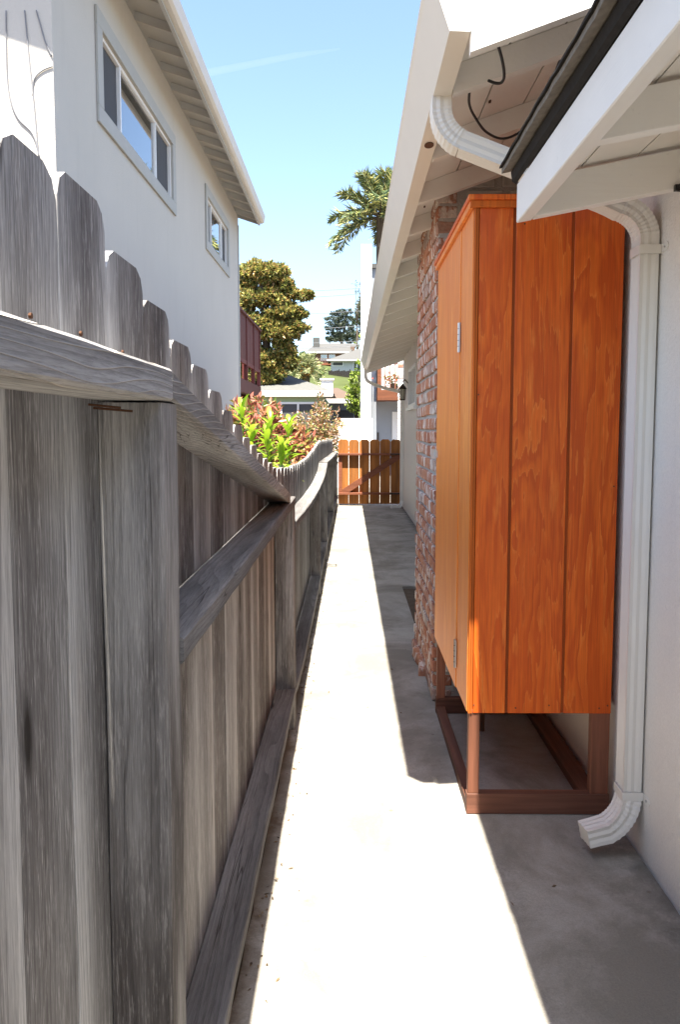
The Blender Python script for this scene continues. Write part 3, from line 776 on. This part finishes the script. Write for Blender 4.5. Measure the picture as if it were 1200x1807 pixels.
for wi, (a, b, c, d) in enumerate(wins):
    t = .16; fr = MB()
    fr.box(NX+.001, NX+.028, a-t, b+t, d, d+t); fr.box(NX+.001, NX+.028, a-t, b+t, c-t, c); fr.box(NX+.001, NX+.028, a-t, a, c, d); fr.box(NX+.001, NX+.028, b, b+t, c, d)
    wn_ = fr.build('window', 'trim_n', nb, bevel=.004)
    L = b-a; m1, m2 = a+L*.23, a+L*.73
    vf = MB(); s = .035
    vf.box(NX-.06, NX-.01, a, b, c, c+s); vf.box(NX-.06, NX-.01, a, b, d-s, d)
    for q in (a, m1-s/2, m2-s/2, b-s): vf.box(NX-.058, NX-.008, q, q+s, c+s, d-s)
    vf.build('sash', 'vinyl', wn_, bevel=.003)
    box('screen', 'screen', wn_, NX-.052, NX-.048, a+s, m1-s/2, c+s, d-s); box('screen', 'screen', wn_, NX-.052, NX-.048, m2+s/2, b-s, c+s, d-s)
    box('pane', 'glass_sky', wn_, NX-.040, NX-.036, m1+s/2, m2-s/2, c+s, d-s)
    if wi == 0:
        sh = MB().box(NX-.085, NX-.083, m1, m2, c+s, d-s)
        for q in range(20):
            z = c+s+.015+q*.033; sh.box(NX-.078, NX-.062, m1+.02, m2-.02, z, z+.026)
        sh.build('blind', 'blind', wn_)
    else: box('backing', 'dark_room', wn_, NX-.095, NX-.09, m1, m2, c+s, d-s)
# eave: rafters, planks, fascia, gutter
NS = .33; ze = lambda x: 5.80+NS*(-1.95-x)     # rafter underside, rising toward the house
EY0, EY1 = 6.14, 17.35
y = EY0+.05
while y < EY1-.05:
    MB().prism([(-1.955, y, ze(-1.955)), (-2.41, y, ze(-2.41)), (-2.41, y, ze(-2.41)+.10), (-1.955, y, ze(-1.955)+.10)], (0, .045, 0)).build('rafter', 'soffit_n', nb); y += .61
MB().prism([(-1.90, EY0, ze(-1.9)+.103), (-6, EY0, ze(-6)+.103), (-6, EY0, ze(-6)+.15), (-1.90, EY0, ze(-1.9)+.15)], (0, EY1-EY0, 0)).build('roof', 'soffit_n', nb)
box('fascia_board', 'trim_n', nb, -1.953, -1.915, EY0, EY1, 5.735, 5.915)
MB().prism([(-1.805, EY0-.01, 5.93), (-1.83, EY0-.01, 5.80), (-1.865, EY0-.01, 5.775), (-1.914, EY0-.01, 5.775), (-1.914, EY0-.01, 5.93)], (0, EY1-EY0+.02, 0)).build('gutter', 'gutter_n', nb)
MB().prism([(-1.955, EY1+.001, 5.76), (-6, EY1+.001, 5.76+NS*4.05), (-6, EY1+.001, 5.98+NS*4.05), (-1.955, EY1+.001, 5.93)], (0, .035, 0)).build('rake_board', 'trim_n', nb)
MB().prism([(-1.955, EY0-.036, 5.76), (-6, EY0-.036, 5.76+NS*4.05), (-6, EY0-.036, 5.98+NS*4.05), (-1.955, EY0-.036, 5.93)], (0, .035, 0)).build('rake_board', 'trim_n', nb)
# thin dark tubes standing in for wire shadows on its sunny front wall
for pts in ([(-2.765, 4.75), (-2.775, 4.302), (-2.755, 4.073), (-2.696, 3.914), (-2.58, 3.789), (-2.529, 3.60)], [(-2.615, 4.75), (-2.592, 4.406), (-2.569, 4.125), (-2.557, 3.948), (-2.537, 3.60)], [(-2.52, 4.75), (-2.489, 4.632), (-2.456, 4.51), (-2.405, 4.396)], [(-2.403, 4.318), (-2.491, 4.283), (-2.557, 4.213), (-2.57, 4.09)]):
    MB().tube(smooth_path([(x, NY0-.008, z) for x, z in pts], 5), .0055, 8, (0, 1, 0)).build('cable_or_wire_shadow', 'wire', nb, smooth=True)
# upper deck behind it, dark red
dk = thing('upper_deck', (-2.5, 20, 0), 'dark red timber deck railing projecting behind the neighbouring house', 'deck')
dx = -2.44; dy0, dy1 = 17.75, 21.9
box('beam', 'deck', dk, dx-.09, dx, dy0, dy1, 2.25, 2.55); box('deck_floor', 'deck', dk, dx-4.5, dx-.091, dy0, dy1, 2.36, 2.55)
box('end_beam', 'deck', dk, dx-4.5, dx, dy1+.001, dy1+.08, 2.25, 2.55)
for y in (dy0, dy0+1.35, dy0+2.75, dy1-.11): box('post', 'deck', dk, dx-.09, dx, y, y+.10, 2.551, 4.05)
box('lower_rail', 'deck', dk, dx-.07, dx-.012, dy0, dy1, 2.93, 3.02); box('top_rail', 'deck', dk, dx-.12, dx+.03, dy0-.05, dy1+.05, 4.051, 4.10)
y = dy0+.12
while y < dy1-.1:
    box('picket', 'deck', dk, dx-.050, dx-.025, y, y+.105, 3.021, 4.05); y += .118
for xk in range(6): box('picket', 'deck', dk, dx-.5-xk*.3, dx-.4-xk*.3, dy1-.04, dy1, 2.551, 4.05)
for (y, x) in ((dy0+.3, dx-.2), (dy1-.5, dx-.2)): box('column', 'deck', dk, x-.14, x, y, y+.14, -.05, 2.249)

# ================================================================== PLANTS BEHIND THE FENCE
RED = [(.42, .14, .10), (.48, .22, .10), (.30, .28, .07), (.15, .24, .05), (.56, .32, .22)]
def shrub(name, base, lobes, per, size, cols, wts, label, group, ratio=.42):
    return tree(name, base, lobes, per, size, cols, wts, label, group, trunk_r=.03, mat='leaf_gloss', cat='shrub', ratio=ratio, stems=14)
shrub('photinia_shrub', (-1.05, 9.0, -.05), [((-1.02, 8.8, 1.45), (.30, .5, .26)), ((-.84, 9.0, 1.24), (.24, .5, .25)), ((-1.20, 9.2, 1.38), (.25, .5, .30)), ((-.72, 9.4, 1.20), (.2, .5, .22)), ((-.95, 9.0, 1.0), (.42, .7, .4)), ((-.62, 9.6, 1.12), (.18, .6, .3))], 6200, .095, RED, [4, 3, 2, 2, 1.5], 'red tipped shrub above the fence next to the neighbouring house corner', 'red tipped shrubs behind the fence')
shrub('photinia_shrub', (-.75, 15.8, -.05), [((-.80, 15.8, 1.38), (.42, .5, .34)), ((-.45, 15.9, 1.45), (.34, .45, .36)), ((-.58, 16.0, 1.66), (.16, .2, .28)), ((-1.15, 15.7, 1.24), (.34, .5, .34)), ((-.7, 15.9, 1.0), (.55, .6, .5)), ((-1.4, 15.4, 1.15), (.3, .4, .35)), ((-.60, 16.0, 1.95), (.06, .05, .18))], 8500, .075, [(.42, .22, .12), (.34, .28, .10), (.18, .22, .065), (.56, .46, .36)], [4, 2, 2, 2], 'bronze leaved shrub behind the fence next to the gate', 'red tipped shrubs behind the fence', .38)
# bright green broad-leaved plants: every leaf a piece
def leaf_shape(L, W):
    mb = MB(); n = 6; vs = []; fs = []
    for i in range(n+1):
        t = i/n; wv = W*math.sin(math.pi*min(1, t*.93+.05))**.8*.5; zz = .10*L*math.sin(t*2.2) - .22*L*t*t
        vs += [(-wv, L*t, zz+wv*.35), (0, L*t, zz), (wv, L*t, zz+wv*.35)]
    for i in range(n):
        for q in (0, 1): fs.append((i*3+q, i*3+q+1, i*3+4+q, i*3+3+q))
    me = bpy.data.meshes.new('leaf'); me.from_pydata(vs, [], fs); me.materials.append(M['bright_leaf']); me.polygons.foreach_set('use_smooth', [True]*len(fs)); return me
nl = NT('bright_leaf'); r_ = nl.rand(); cc = nl.ramp(r_, [(0, (.17, .34, .02)), (.5, (.32, .48, .03)), (1., (.46, .55, .06))]); nl.base(cc, .38, .4)
tr = nl.node('ShaderNodeBsdfTranslucent'); nl.put(tr.inputs['Color'], cc); mx = nl.node('ShaderNodeMixShader'); mx.inputs[0].default_value = .35
nl.t.links.new(nl.b.outputs[0], mx.inputs[1]); nl.t.links.new(tr.outputs[0], mx.inputs[2]); nl.t.links.new(mx.outputs[0], nl.out.inputs['Surface']); M['bright_leaf'] = nl.m
LEAVES = [leaf_shape(.20, .06), leaf_shape(.17, .055), leaf_shape(.15, .06), leaf_shape(.22, .055)]
def leafy(base, top, n, label):
    t = thing('leafy_plant', base, label, 'plant', 'bright green plants behind the fence')
    b, tp = Vector(base), Vector(top); MB().tube([b, b.lerp(tp, .5)+Vector((.02, .02, 0)), tp], .009, 6, (0, 1, 0), [1, .8, .4]).build('stem', 'bark', t)
    for i in range(n):
        f = .70+.30*i/(n-1); p = b.lerp(tp, f); a = i*2.4+random.uniform(-.3, .3)
        o = bpy.data.objects.new('leaf', random.choice(LEAVES)); COL.objects.link(o); o.location = p
        o.rotation_euler = (R(random.uniform(5, 40)+35*(f > .9)), 0, a); s = random.uniform(.8, 1.15)*(1.15-.45*f); o.scale = (s, s, s); attach(o, t)
leafy((-.88, 6.9, -.05), (-.92, 6.8, 1.56), 30, 'tallest bright green leafy plant, left one behind the stepped fence')
leafy((-.62, 6.2, -.05), (-.64, 6.1, 1.36), 30, 'low bright green plant leaning over the dip in the fence top')
leafy((-.56, 6.8, -.05), (-.52, 6.8, 1.46), 30, 'bright green leafy plant between the taller left one and the gate')
leafy((-.74, 7.2, -.05), (-.72, 7.2, 1.48), 30, 'bright green plant in front of the bronze shrub, middle one behind the dip')
leafy((-.50, 5.6, -.05), (-.48, 5.6, 1.27), 26, 'small bright green plant just clearing the lowest fence boards')
leafy((-.80, 6.4, -.05), (-.78, 6.3, 1.40), 28, 'bright green plant pressed against the stepped boards, nearest the neighbouring house')

# ================================================================== BACKGROUND
# white garden wall beyond the gate
gw = MB().box(-.28, .56, 19.0, 19.2, -.05, 1.66).box(-3.5, -.281, 19.0, 19.2, -.05, 1.30).build('garden_wall', 'white_wall'); tag(gw, 'white rendered garden wall glaring in the sun beyond the gate', 'wall')
# house with pale green wall
gh = thing('green_house', (-3, 30, 0), 'single storey pale green house with grey shingle roof behind the shrubs', 'house')
box('wall', 'green_wall', gh, -9, -.95, 30, 37, -.05, 2.62)
box('fascia_board', 'white_wall', gh, -9.4, -.62, 29.75, 29.85, 2.62, 2.84)
MB().add([(-9.5, 29.75, 2.845), (-.55, 29.75, 2.845), (-.75, 30.2, 2.89), (-3.1, 33.4, 3.85), (-9.5, 33.4, 3.85)], [(0, 1, 2, 3, 4)]).add([(-9.5, 37.4, 2.84), (-.6, 37.4, 2.84), (-.75, 30.2, 2.885), (-3.1, 33.4, 3.845), (-9.5, 33.4, 3.845)], [(0, 1, 2, 3, 4)]).build('roof', 'shingle_l', gh)
box('soffit', 'white_wall', gh, -9.4, -.62, 29.86, 30.0, 2.60, 2.615)
gwf = MB()
for d in [(-2.62, -2.54, 29.95, 30.0, 1.3, 2.42), (-1.30, -1.22, 29.95, 30.0, 1.3, 2.42), (-2.54, -1.30, 29.95, 30.0, 2.34, 2.42), (-2.54, -1.30, 29.95, 30.0, 1.3, 1.38), (-1.97, -1.90, 29.95, 30.0, 1.38, 2.34)]: gwf.box(*d)
gwf = gwf.build('window', 'vinyl', gh)
for a, b in ((-2.54, -1.97), (-1.90, -1.30)): box('pane', 'screen', gwf, a, b, 29.97, 29.98, 1.38, 2.34)
# brown roofed house with white chimney
bh = thing('brown_roof_house', (-.8, 37.5, 0), 'low house with brown shingle roof and white chimney', 'house')
box('wall', 'grey_wall', bh, -6, .45, 38.2, 44, -.05, 2.65)
MB().add([(-7, 37.6, 2.80), (.55, 37.6, 2.80), (-.6, 41.2, 3.52), (-7, 41.2, 3.52)], [(0, 1, 2, 3)]).add([(-7, 45, 2.80), (.55, 45, 2.80), (.55, 37.6, 2.795), (-.6, 41.2, 3.515), (-7, 41.2, 3.515)], [(0, 1, 2, 3, 4)]).build('roof', 'shingle_b', bh)
box('fascia_board', 'white_wall', bh, -7, .55, 37.5, 37.59, 2.62, 2.82)
box('chimney', 'white_wall', bh, -1.36, -.80, 38.4, 39.0, 2.7, 3.75); box('chimney_cap', 'white_wall', bh, -1.42, -.74, 38.34, 39.06, 3.751, 3.83)
box('window', 'screen', bh, -.6, .2, 38.15, 38.19, 1.5, 2.3)
# white building on the right with timber balcony
rb = thing('white_building', (1.5, 25, 0), 'tall white building with timber balcony rising beyond the end of the house', 'building')
box('fin_wall', 'white_wall', rb, .345, .655, 24.0, 25.15, 1.66, 6.85)
box('wall', 'grey_wall', rb, .657, 8, 26.4, 33, -.05, 6.35); box('lower_wall', 'grey_wall', rb, .60, 8, 25.2, 25.4, -.05, 2.265)
MB().box(.90, 8.3, 26.2, 33.4, 6.351, 6.50).build('roof', 'shingle_g', rb)
box('bay', 'grey_wall', rb, .656, .90, 24.3, 25.0, 5.0, 6.2); box('bay_roof', 'shingle_g', rb, .656, .96, 24.2, 25.1, 6.201, 6.33)
bal = MB().box(.84, 3.2, 24.0, 25.19, 2.27, 2.58).build('balcony', 'orange_wood', rb)
box('post', 'orange_wood', bal, .84, .96, 24.0, 24.12, 2.581, 3.55)
box('rail', 'redwood_x', bal, .961, 3.2, 24.02, 24.10, 3.34, 3.40)
for i in range(11): box('baluster', 'redwood_z', bal, 1.06+i*.15, 1.095+i*.15, 24.04, 24.08, 2.581, 3.339)
box('back_wall', 'white_wall', rb, .98, 3.2, 25.12, 25.19, 2.60, 4.3)
pipe_ = MB().tube([(.74, 25.15, .5), (.74, 25.15, 4.6)], .03, 8, (0, 1, 0)).build('drain_pipe', 'grey_wall', rb)
dr = MB().box(1.35, 2.2, 25.16, 25.199, -.05, 1.95).build('door', 'vinyl', rb); box('handle', 'dark_iron', dr, 1.38, 1.42, 25.13, 25.159, .95, 1.08)
box('vent', 'dark_iron', rb, .88, .93, 25.16, 25.199, .9, 1.3)
pot = thing('flower_pot', (1.35, 24.3, 2.585), 'potted red and yellow flowers standing on the timber balcony', 'flower pot')
MB().tube([(1.35, 24.3, 2.585), (1.35, 24.3, 2.78)], .13, 12, (0, 1, 0), [.75, 1.]).build('pot', 'dark_iron', pot)
P_ = np.array([1.35, 24.3, 2.92])+RNG.normal(size=(260, 3))*np.array([.20, .08, .09]); leaf_mesh('flowers', P_, RNG.normal(size=(260, 3)), .07, .05, pick([(.5, .08, .04), (.6, .4, .05), (.12, .2, .04)], [2, 1.5, 3], 260), 'leaf', pot)['kind'] = 'stuff'
pl = thing('brick_pillar', (1.06, 16.8, -.05), 'slim whitewashed brick pillar just beyond the gate at the house corner', 'pillar')
box('core', 'mortar', pl, 1.025, 1.205, 16.805, 16.985, -.05, 2.9)
pm = brick_mesh(.19, .062, .19, 5); pm.materials[0] = M['white_wall']
pm2 = brick_mesh(.19, .062, .19, 6)
for i in range(38):
    o = bpy.data.objects.new('brick', pm if i < 26 or i % 3 else pm2); COL.objects.link(o); o.location = (1.115, 16.895, .0+i*.0755); attach(o, pl)

# hillside
def hz(x, y):
    pts = [(44, -.5), (60, 1.2), (80, 4.0), (100, 7.2), (120, 10.0), (150, 12.9), (200, 18), (300, 24), (600, 30)]
    z = pts[-1][1]
    for (a, za), (b, zb) in zip(pts, pts[1:]):
        if y <= b: z = za+(zb-za)*max(0, (y-a))/(b-a); break
    return z + .35*math.sin(x*.35+y*.2)+.25*math.sin(x*.9-y*.13) + min(3.5, max(0, -x-10)*.06)
vs, fs = [], []; nx, ny = 70, 60
for j in range(ny+1):
    y = 44+(556)*(j/ny)**1.7
    for i in range(nx+1):
        x = -160+320*i/nx; vs.append((x, y, hz(x, y) if j else -1))
for j in range(ny):
    for i in range(nx): q = j*(nx+1)+i; fs.append((q, q+1, q+nx+2, q+nx+1))
hill = MB().add(vs, fs).build('hillside', 'grass', smooth=True); tag(hill, kind='structure')

# houses on the hill
h1 = thing('hill_house', (-3, 150, 12.9), 'brown house with grey roof, chimney and balcony at the top of the hill', 'house')
box('wall', 'brown_wall', h1, -7.0, 1.2, 150, 157, 11.5, 15.9)
MB().add([(-8.2, 149, 15.7), (.2, 149, 15.7), (1.6, 153.5, 17.7), (-6.5, 153.5, 17.7)], [(0, 1, 2, 3)]).add([(-8.2, 158, 15.7), (.2, 158, 15.7), (1.6, 153.5, 17.69), (-6.5, 153.5, 17.69)], [(0, 1, 2, 3)]).build('roof', 'shingle_g', h1)
box('gable', 'brown_wall', h1, .2, 1.0, 150.2, 156.8, 15.7, 16.9); box('eave', 'white_wall', h1, -8.2, .2, 148.95, 149.05, 15.5, 15.7)
box('chimney', 'shingle_g', h1, -6.9, -5.7, 151.2, 152.4, 15.9, 18.6)
for a in (-5.4, -3.9, -1.5, -.1): 
    ww = box('window', 'vinyl', h1, a, a+1.25, 149.93, 149.99, 14.2, 15.35); box('pane', 'glass', ww, a+.1, a+1.15, 149.90, 149.925, 14.3, 15.25); box('backing', 'grey_wall', ww, a+.1, a+1.15, 149.926, 149.929, 14.3, 15.25)
bb = box('balcony', 'orange_wood', h1, -6.6, -.6, 147.8, 149.9, 13.2, 13.6); box('rail', 'brown_wall', bb, -6.6, .5, 147.8, 147.9, 14.3, 14.4)
for i in range(14): box('baluster', 'brown_wall', bb, -6.55+i*.5, -6.45+i*.5, 147.82, 147.88, 13.601, 14.299)
h2 = thing('white_hill_house', (1, 118, 10), 'white bungalow with french doors on the hill below the brown house', 'house')
box('wall', 'hill_white', h2, -2.75, 6, 118, 124, 8.0, 11.45)
MB().add([(-3.3, 117.3, 11.5), (7, 117.3, 11.5), (7, 121.5, 13.5), (1.3, 121.5, 13.5)], [(0, 1, 2, 3)]).add([(-3.3, 125, 11.5), (-3.3, 117.3, 11.49), (1.3, 121.5, 13.49)], [(0, 1, 2)]).build('roof', 'shingle_g', h2)
box('eave', 'white_wall', h2, -3.3, 7, 117.2, 117.29, 11.36, 11.54)
for (a, b, c, d) in [(-2.45, -1.0, 10.75, 11.2), (.65, 1.0, 10.05, 11.2), (1.2, 1.55, 10.05, 11.2), (1.75, 2.1, 10.05, 11.2)]:
    ww = box('window', 'vinyl', h2, a-.1, b+.1, 117.95, 117.995, c-.08, d+.08); box('pane', 'screen', ww, a, b, 117.91, 117.949, c, d)
df = thing('hill_fence', (-1, 112, 8.5), 'dark board fence on the slope below the white bungalow', 'fence')
for i in range(26): box('board', 'dark_fence', df, -3.0+i*.30, -2.71+i*.30, 112, 112.06, 7.4, 9.55+.06*math.sin(i*2.1))
for i in range(6): box('post', 'dark_fence', df, -3.0+i*1.5, -2.88+i*1.5, 111.9, 111.999, 7.2, 9.75)

# trees
S30 = 30/1400
def L30(px, py, rx, ry, y=31., dy=0): 
    s = y/1400; return (((px-616.7)*s, y+dy, 1.4+(757-py)*s), (rx*s, max(rx, ry)*s*.8, ry*s))
mag = [L30(*a) for a in [(452, 492, 32, 32), (485, 492, 22, 30), (430, 530, 28, 36), (478, 535, 30, 28), (503, 512, 14, 20), (520, 527, 22, 9), (540, 524, 12, 7), (505, 560, 34, 18), (455, 575, 36, 26), (490, 590, 34, 30), (435, 620, 26, 34), (500, 618, 18, 22), (465, 640, 26, 30), (445, 665, 22, 26), (520, 585, 22, 20), (510, 640, 16, 20), (480, 665, 22, 22), (400, 560, 36, 70), (395, 640, 30, 40), (525, 560, 16, 10)]]
tree('magnolia_tree', (-3.2, 31.5, -.05), clumps(mag, 15, .47), 6200, .145, [(.40, .33, .09), (.46, .29, .11), (.24, .26, .06), (.08, .11, .04), (.34, .35, .11)], [3, 2, 2, 2.2, 2], 'big magnolia with golden olive leaves beside the neighbouring house', trunk_r=.28, mat='leaf_gloss', ratio=.5)
def LY(px, py, rx, ry, y): return L30(px, py, rx, ry, y)
GR = [(.10, .15, .045), (.14, .19, .06), (.075, .115, .04), (.18, .225, .075)]
tree('hillside_tree', (-9.5, 75, 3.0), [LY(*a, 76.) for a in [(500, 640, 22, 20), (520, 640, 20, 18), (490, 668, 30, 20), (515, 668, 26, 18), (470, 650, 20, 20)]], 260, .40, GR, [3, 3, 2, 1], 'rounded mid green tree on the hillside behind the date palm, left one', 'green trees on the hillside')
tree('hillside_tree', (-6, 88, 5), [LY(*a, 90.) for a in [(535, 640, 18, 13), (525, 660, 26, 18), (550, 638, 10, 9), (560, 655, 14, 10)]], 240, .45, GR, [2, 3, 1, 2], 'pale green tree on the hillside right behind the date palm', 'green trees on the hillside')
tree('lime_tree', (.35, 30.5, -.05), [LY(*a, 30.5) for a in [(627, 668, 9, 14), (622, 690, 11, 14), (630, 700, 14, 16), (622, 716, 12, 12), (634, 650, 8, 10), (640, 720, 14, 14)]], 3600, .13, [(.26, .36, .05), (.34, .42, .08), (.18, .26, .04), (.42, .47, .16)], [3, 3, 2, 1], 'yellow green leafy tree squeezed against the white building', trunk_r=.07)
tree('hilltop_tree', (1.2, 160, 14), [LY(*a, 160.) for a in [(634, 600, 9, 12), (640, 615, 10, 10)]], 60, .55, [(.22, .30, .06), (.30, .36, .08)], [1, 1], 'bright green tree at the right of the hilltop house')
DK = [(.06, .08, .055), (.085, .105, .07), (.11, .125, .085)]
cyp = [LY(*a, 185.) for a in [(598, 557, 16, 2.5), (610, 554, 12, 3), (588, 566, 16, 2), (612, 566, 14, 3), (594, 574, 20, 2.2), (586, 583, 14, 2), (610, 580, 14, 3.5), (588, 592, 12, 2.5), (608, 592, 18, 4), (596, 601, 18, 3), (620, 600, 12, 6), (584, 600, 8, 2)]]
tree('cypress_tree', (-1.5, 185, 17), cyp, 420, .6, DK, [2, 2, 1], 'dark layered cypress standing on the hilltop behind the brown house', trunk_r=.45, ratio=.3)
tree('hilltop_tree', (3.5, 190, 17), [LY(*a, 190.) for a in [(632, 560, 8, 16), (628, 580, 10, 16), (640, 545, 10, 24), (625, 596, 10, 8)]], 130, .6, [(.06, .085, .035), (.09, .11, .05)], [1, 1], 'dull green tree touching the right side of the hilltop cypress', trunk_r=.3)
tree('eucalyptus_tree', (1.3, 140, 12), [LY(*a, 140.) for a in [(627, 505, 5, 3), (632, 522, 5, 5), (630, 540, 4, 4), (628, 552, 5, 3), (636, 512, 4, 8)]], 90, .5, DK, [1, 1, 1], 'thin wispy eucalyptus showing beside the white building', trunk_r=.14, ratio=.25)

def frond(base, ang, elev, L, nleaf, leafL, cols, wts, parent, droop=1.0, leafw=.035, plume=True):
    b = Vector(base); d = Vector((math.cos(ang), math.sin(ang), 0)); pts = []
    for i in range(13):
        t = i/12; pts.append(b + d*(L*t*math.cos(elev)*(1-.25*t*t*droop)) + Vector((0, 0, L*(t*math.sin(elev) - .55*droop*t*t))))
    P, D = [], []
    for i in range(nleaf):
        t = .12+.88*i/nleaf; k = t*12; q = min(11, int(k)); p = pts[q].lerp(pts[q+1], k-q); tn = (pts[q+1]-pts[q]).normalized()
        sd = tn.cross(Vector((0, 0, 1))).normalized(); up = sd.cross(tn)
        for s in (-1, 1):
            v = sd*s*random.uniform(.6, 1.) + tn*random.uniform(.5, .9) + up*random.uniform(-.2, .5 if plume else .3) + Vector((0, 0, -.45*droop*random.random()))
            P.append(p); D.append(v)
    n = len(P); tl = np.array([leafL*(.65+.5*random.random())*math.sin(math.pi*(.15+.8*(i//2)/nleaf))**.5 for i in range(n)])
    o = leaf_mesh('frond', np.array(P), np.array(D), tl, leafw, pick(cols, wts, n), 'leaf', parent, fold=.1, bend=.22)
    return o, pts
def palm(name, base, crown, n, L, nleaf, leafL, cols, wts, label, tr, leafw, elevs, droop, plume=True, old=None):
    t = thing(name, base, label, 'palm tree')
    rc = MB(); c = Vector(crown); b = Vector(base)
    for i in range(n):
        a = i*2.39996+random.uniform(-.2, .2); e = elevs[0]+(elevs[1]-elevs[0])*(i/(n-1))
        fo, pts = frond(crown, a, e, L*random.uniform(.85, 1.1), nleaf, leafL, cols, wts, t, droop*random.uniform(.85, 1.15), leafw, plume)
        MB().tube(pts, leafw*.55, 5, (0.1, .2, 1), [1-.07*k for k in range(13)]).build('rib', 'bark', fo)
    ring = [b.lerp(c, k/14) for k in range(15)]
    MB().tube(ring, tr, 10, (0, 1, 0), [1.2]+[1.04 if k % 2 else .97 for k in range(14)]).build('trunk', 'bark', t)
    if old:
        P = np.array(crown)+RNG.normal(size=(old, 3))*np.array([.8, .8, .45])*L*.25+np.array([0, -.35, -.08*L]); leaf_mesh('fruit_stalks', P, RNG.normal(size=(old, 3))+np.array([0, 0, -.6]), .35, .05, pick([(.50, .22, .03), (.42, .25, .05)], [1, 1], old), 'leaf', t)['kind'] = 'stuff'
    return t
random.seed(21)
palm('queen_palm', (1.02, 25.75, -.05), (1.00, 25.75, 8.1), 26, 2.2, 60, .52, [(.17, .23, .11), (.33, .34, .12), (.45, .42, .17), (.12, .17, .08)], [3, 3, 2.2, 2], 'tall feathery palm rising above the house gutter against the sky', .16, .045, (R(82), R(-10)), .68)
palm('date_palm', (-3.85, 70, 1.8), (-3.80, 70, 6.6), 36, 2.3, 34, .5, [(.36, .38, .18), (.46, .46, .24), (.24, .28, .12)], [2, 2, 1], 'squat date palm with orange stalks on the slope behind the green house', .35, .06, (R(80), R(-30)), .7, True, 160)

# overhead wires
WR = [(508, 505, 47), (522, 513, 48), (548, 545, 52), (578, 568, 50), (597, 598, 55), (610, 606, 60), (613, 600, 58)]
for i, (pa, pb, yy) in enumerate(WR):
    s = yy/1400; xa, xb = (330-616.7)*s, (760-616.7)*s; za, zb = 1.4+(757-pa-6)*s, 1.4+(757-pb+4)*s
    pts = [(xa+(xb-xa)*k/16, yy, za+(zb-za)*k/16-.35*(1-(2*k/16-1)**2)) for k in range(17)]
    o = MB().tube(pts, .016, 5, (0, 0, 1)).build('overhead_wire', 'wire')
    tag(o, ['thin overhead wire crossing the magnolia, topmost of all', 'overhead wire second from the top across the magnolia', 'overhead wire third from the top across the magnolia', 'overhead wire fourth from the top, meeting the hilltop cypress', 'overhead wire fifth from the top, just above the lowest pair', 'overhead wire lowest but one, in front of the lower magnolia leaves', 'lowest overhead wire in front of the magnolia'][i], 'wire', 'overhead wires behind the houses')

# faint vapour trail high in the sky
vm = bpy.data.materials.new('vapour'); vm.use_nodes = True; vt_ = vm.node_tree; vt_.nodes.clear()
vo_ = vt_.nodes.new('ShaderNodeOutputMaterial'); pv_ = vt_.nodes.new('ShaderNodeVolumePrincipled'); pv_.inputs['Color'].default_value = (1, 1, 1, 1); pv_.inputs['Density'].default_value = .0006
vt_.links.new(pv_.outputs[0], vo_.inputs['Volume']); M['vapour'] = vm
s = 9000/1400
vt = MB().tube([((px-616.7)*s, 9000, 1.4+(757-py)*s) for px, py in [(330, 162), (380, 153), (450, 140), (520, 127), (600, 116)]], 42, 12, (0, 0, 1), [.7, 1, .9, .8, .3]).build('vapour_trail', 'vapour', smooth=True)
tag(vt, 'faint white vapour trail across the blue sky', 'vapour trail')
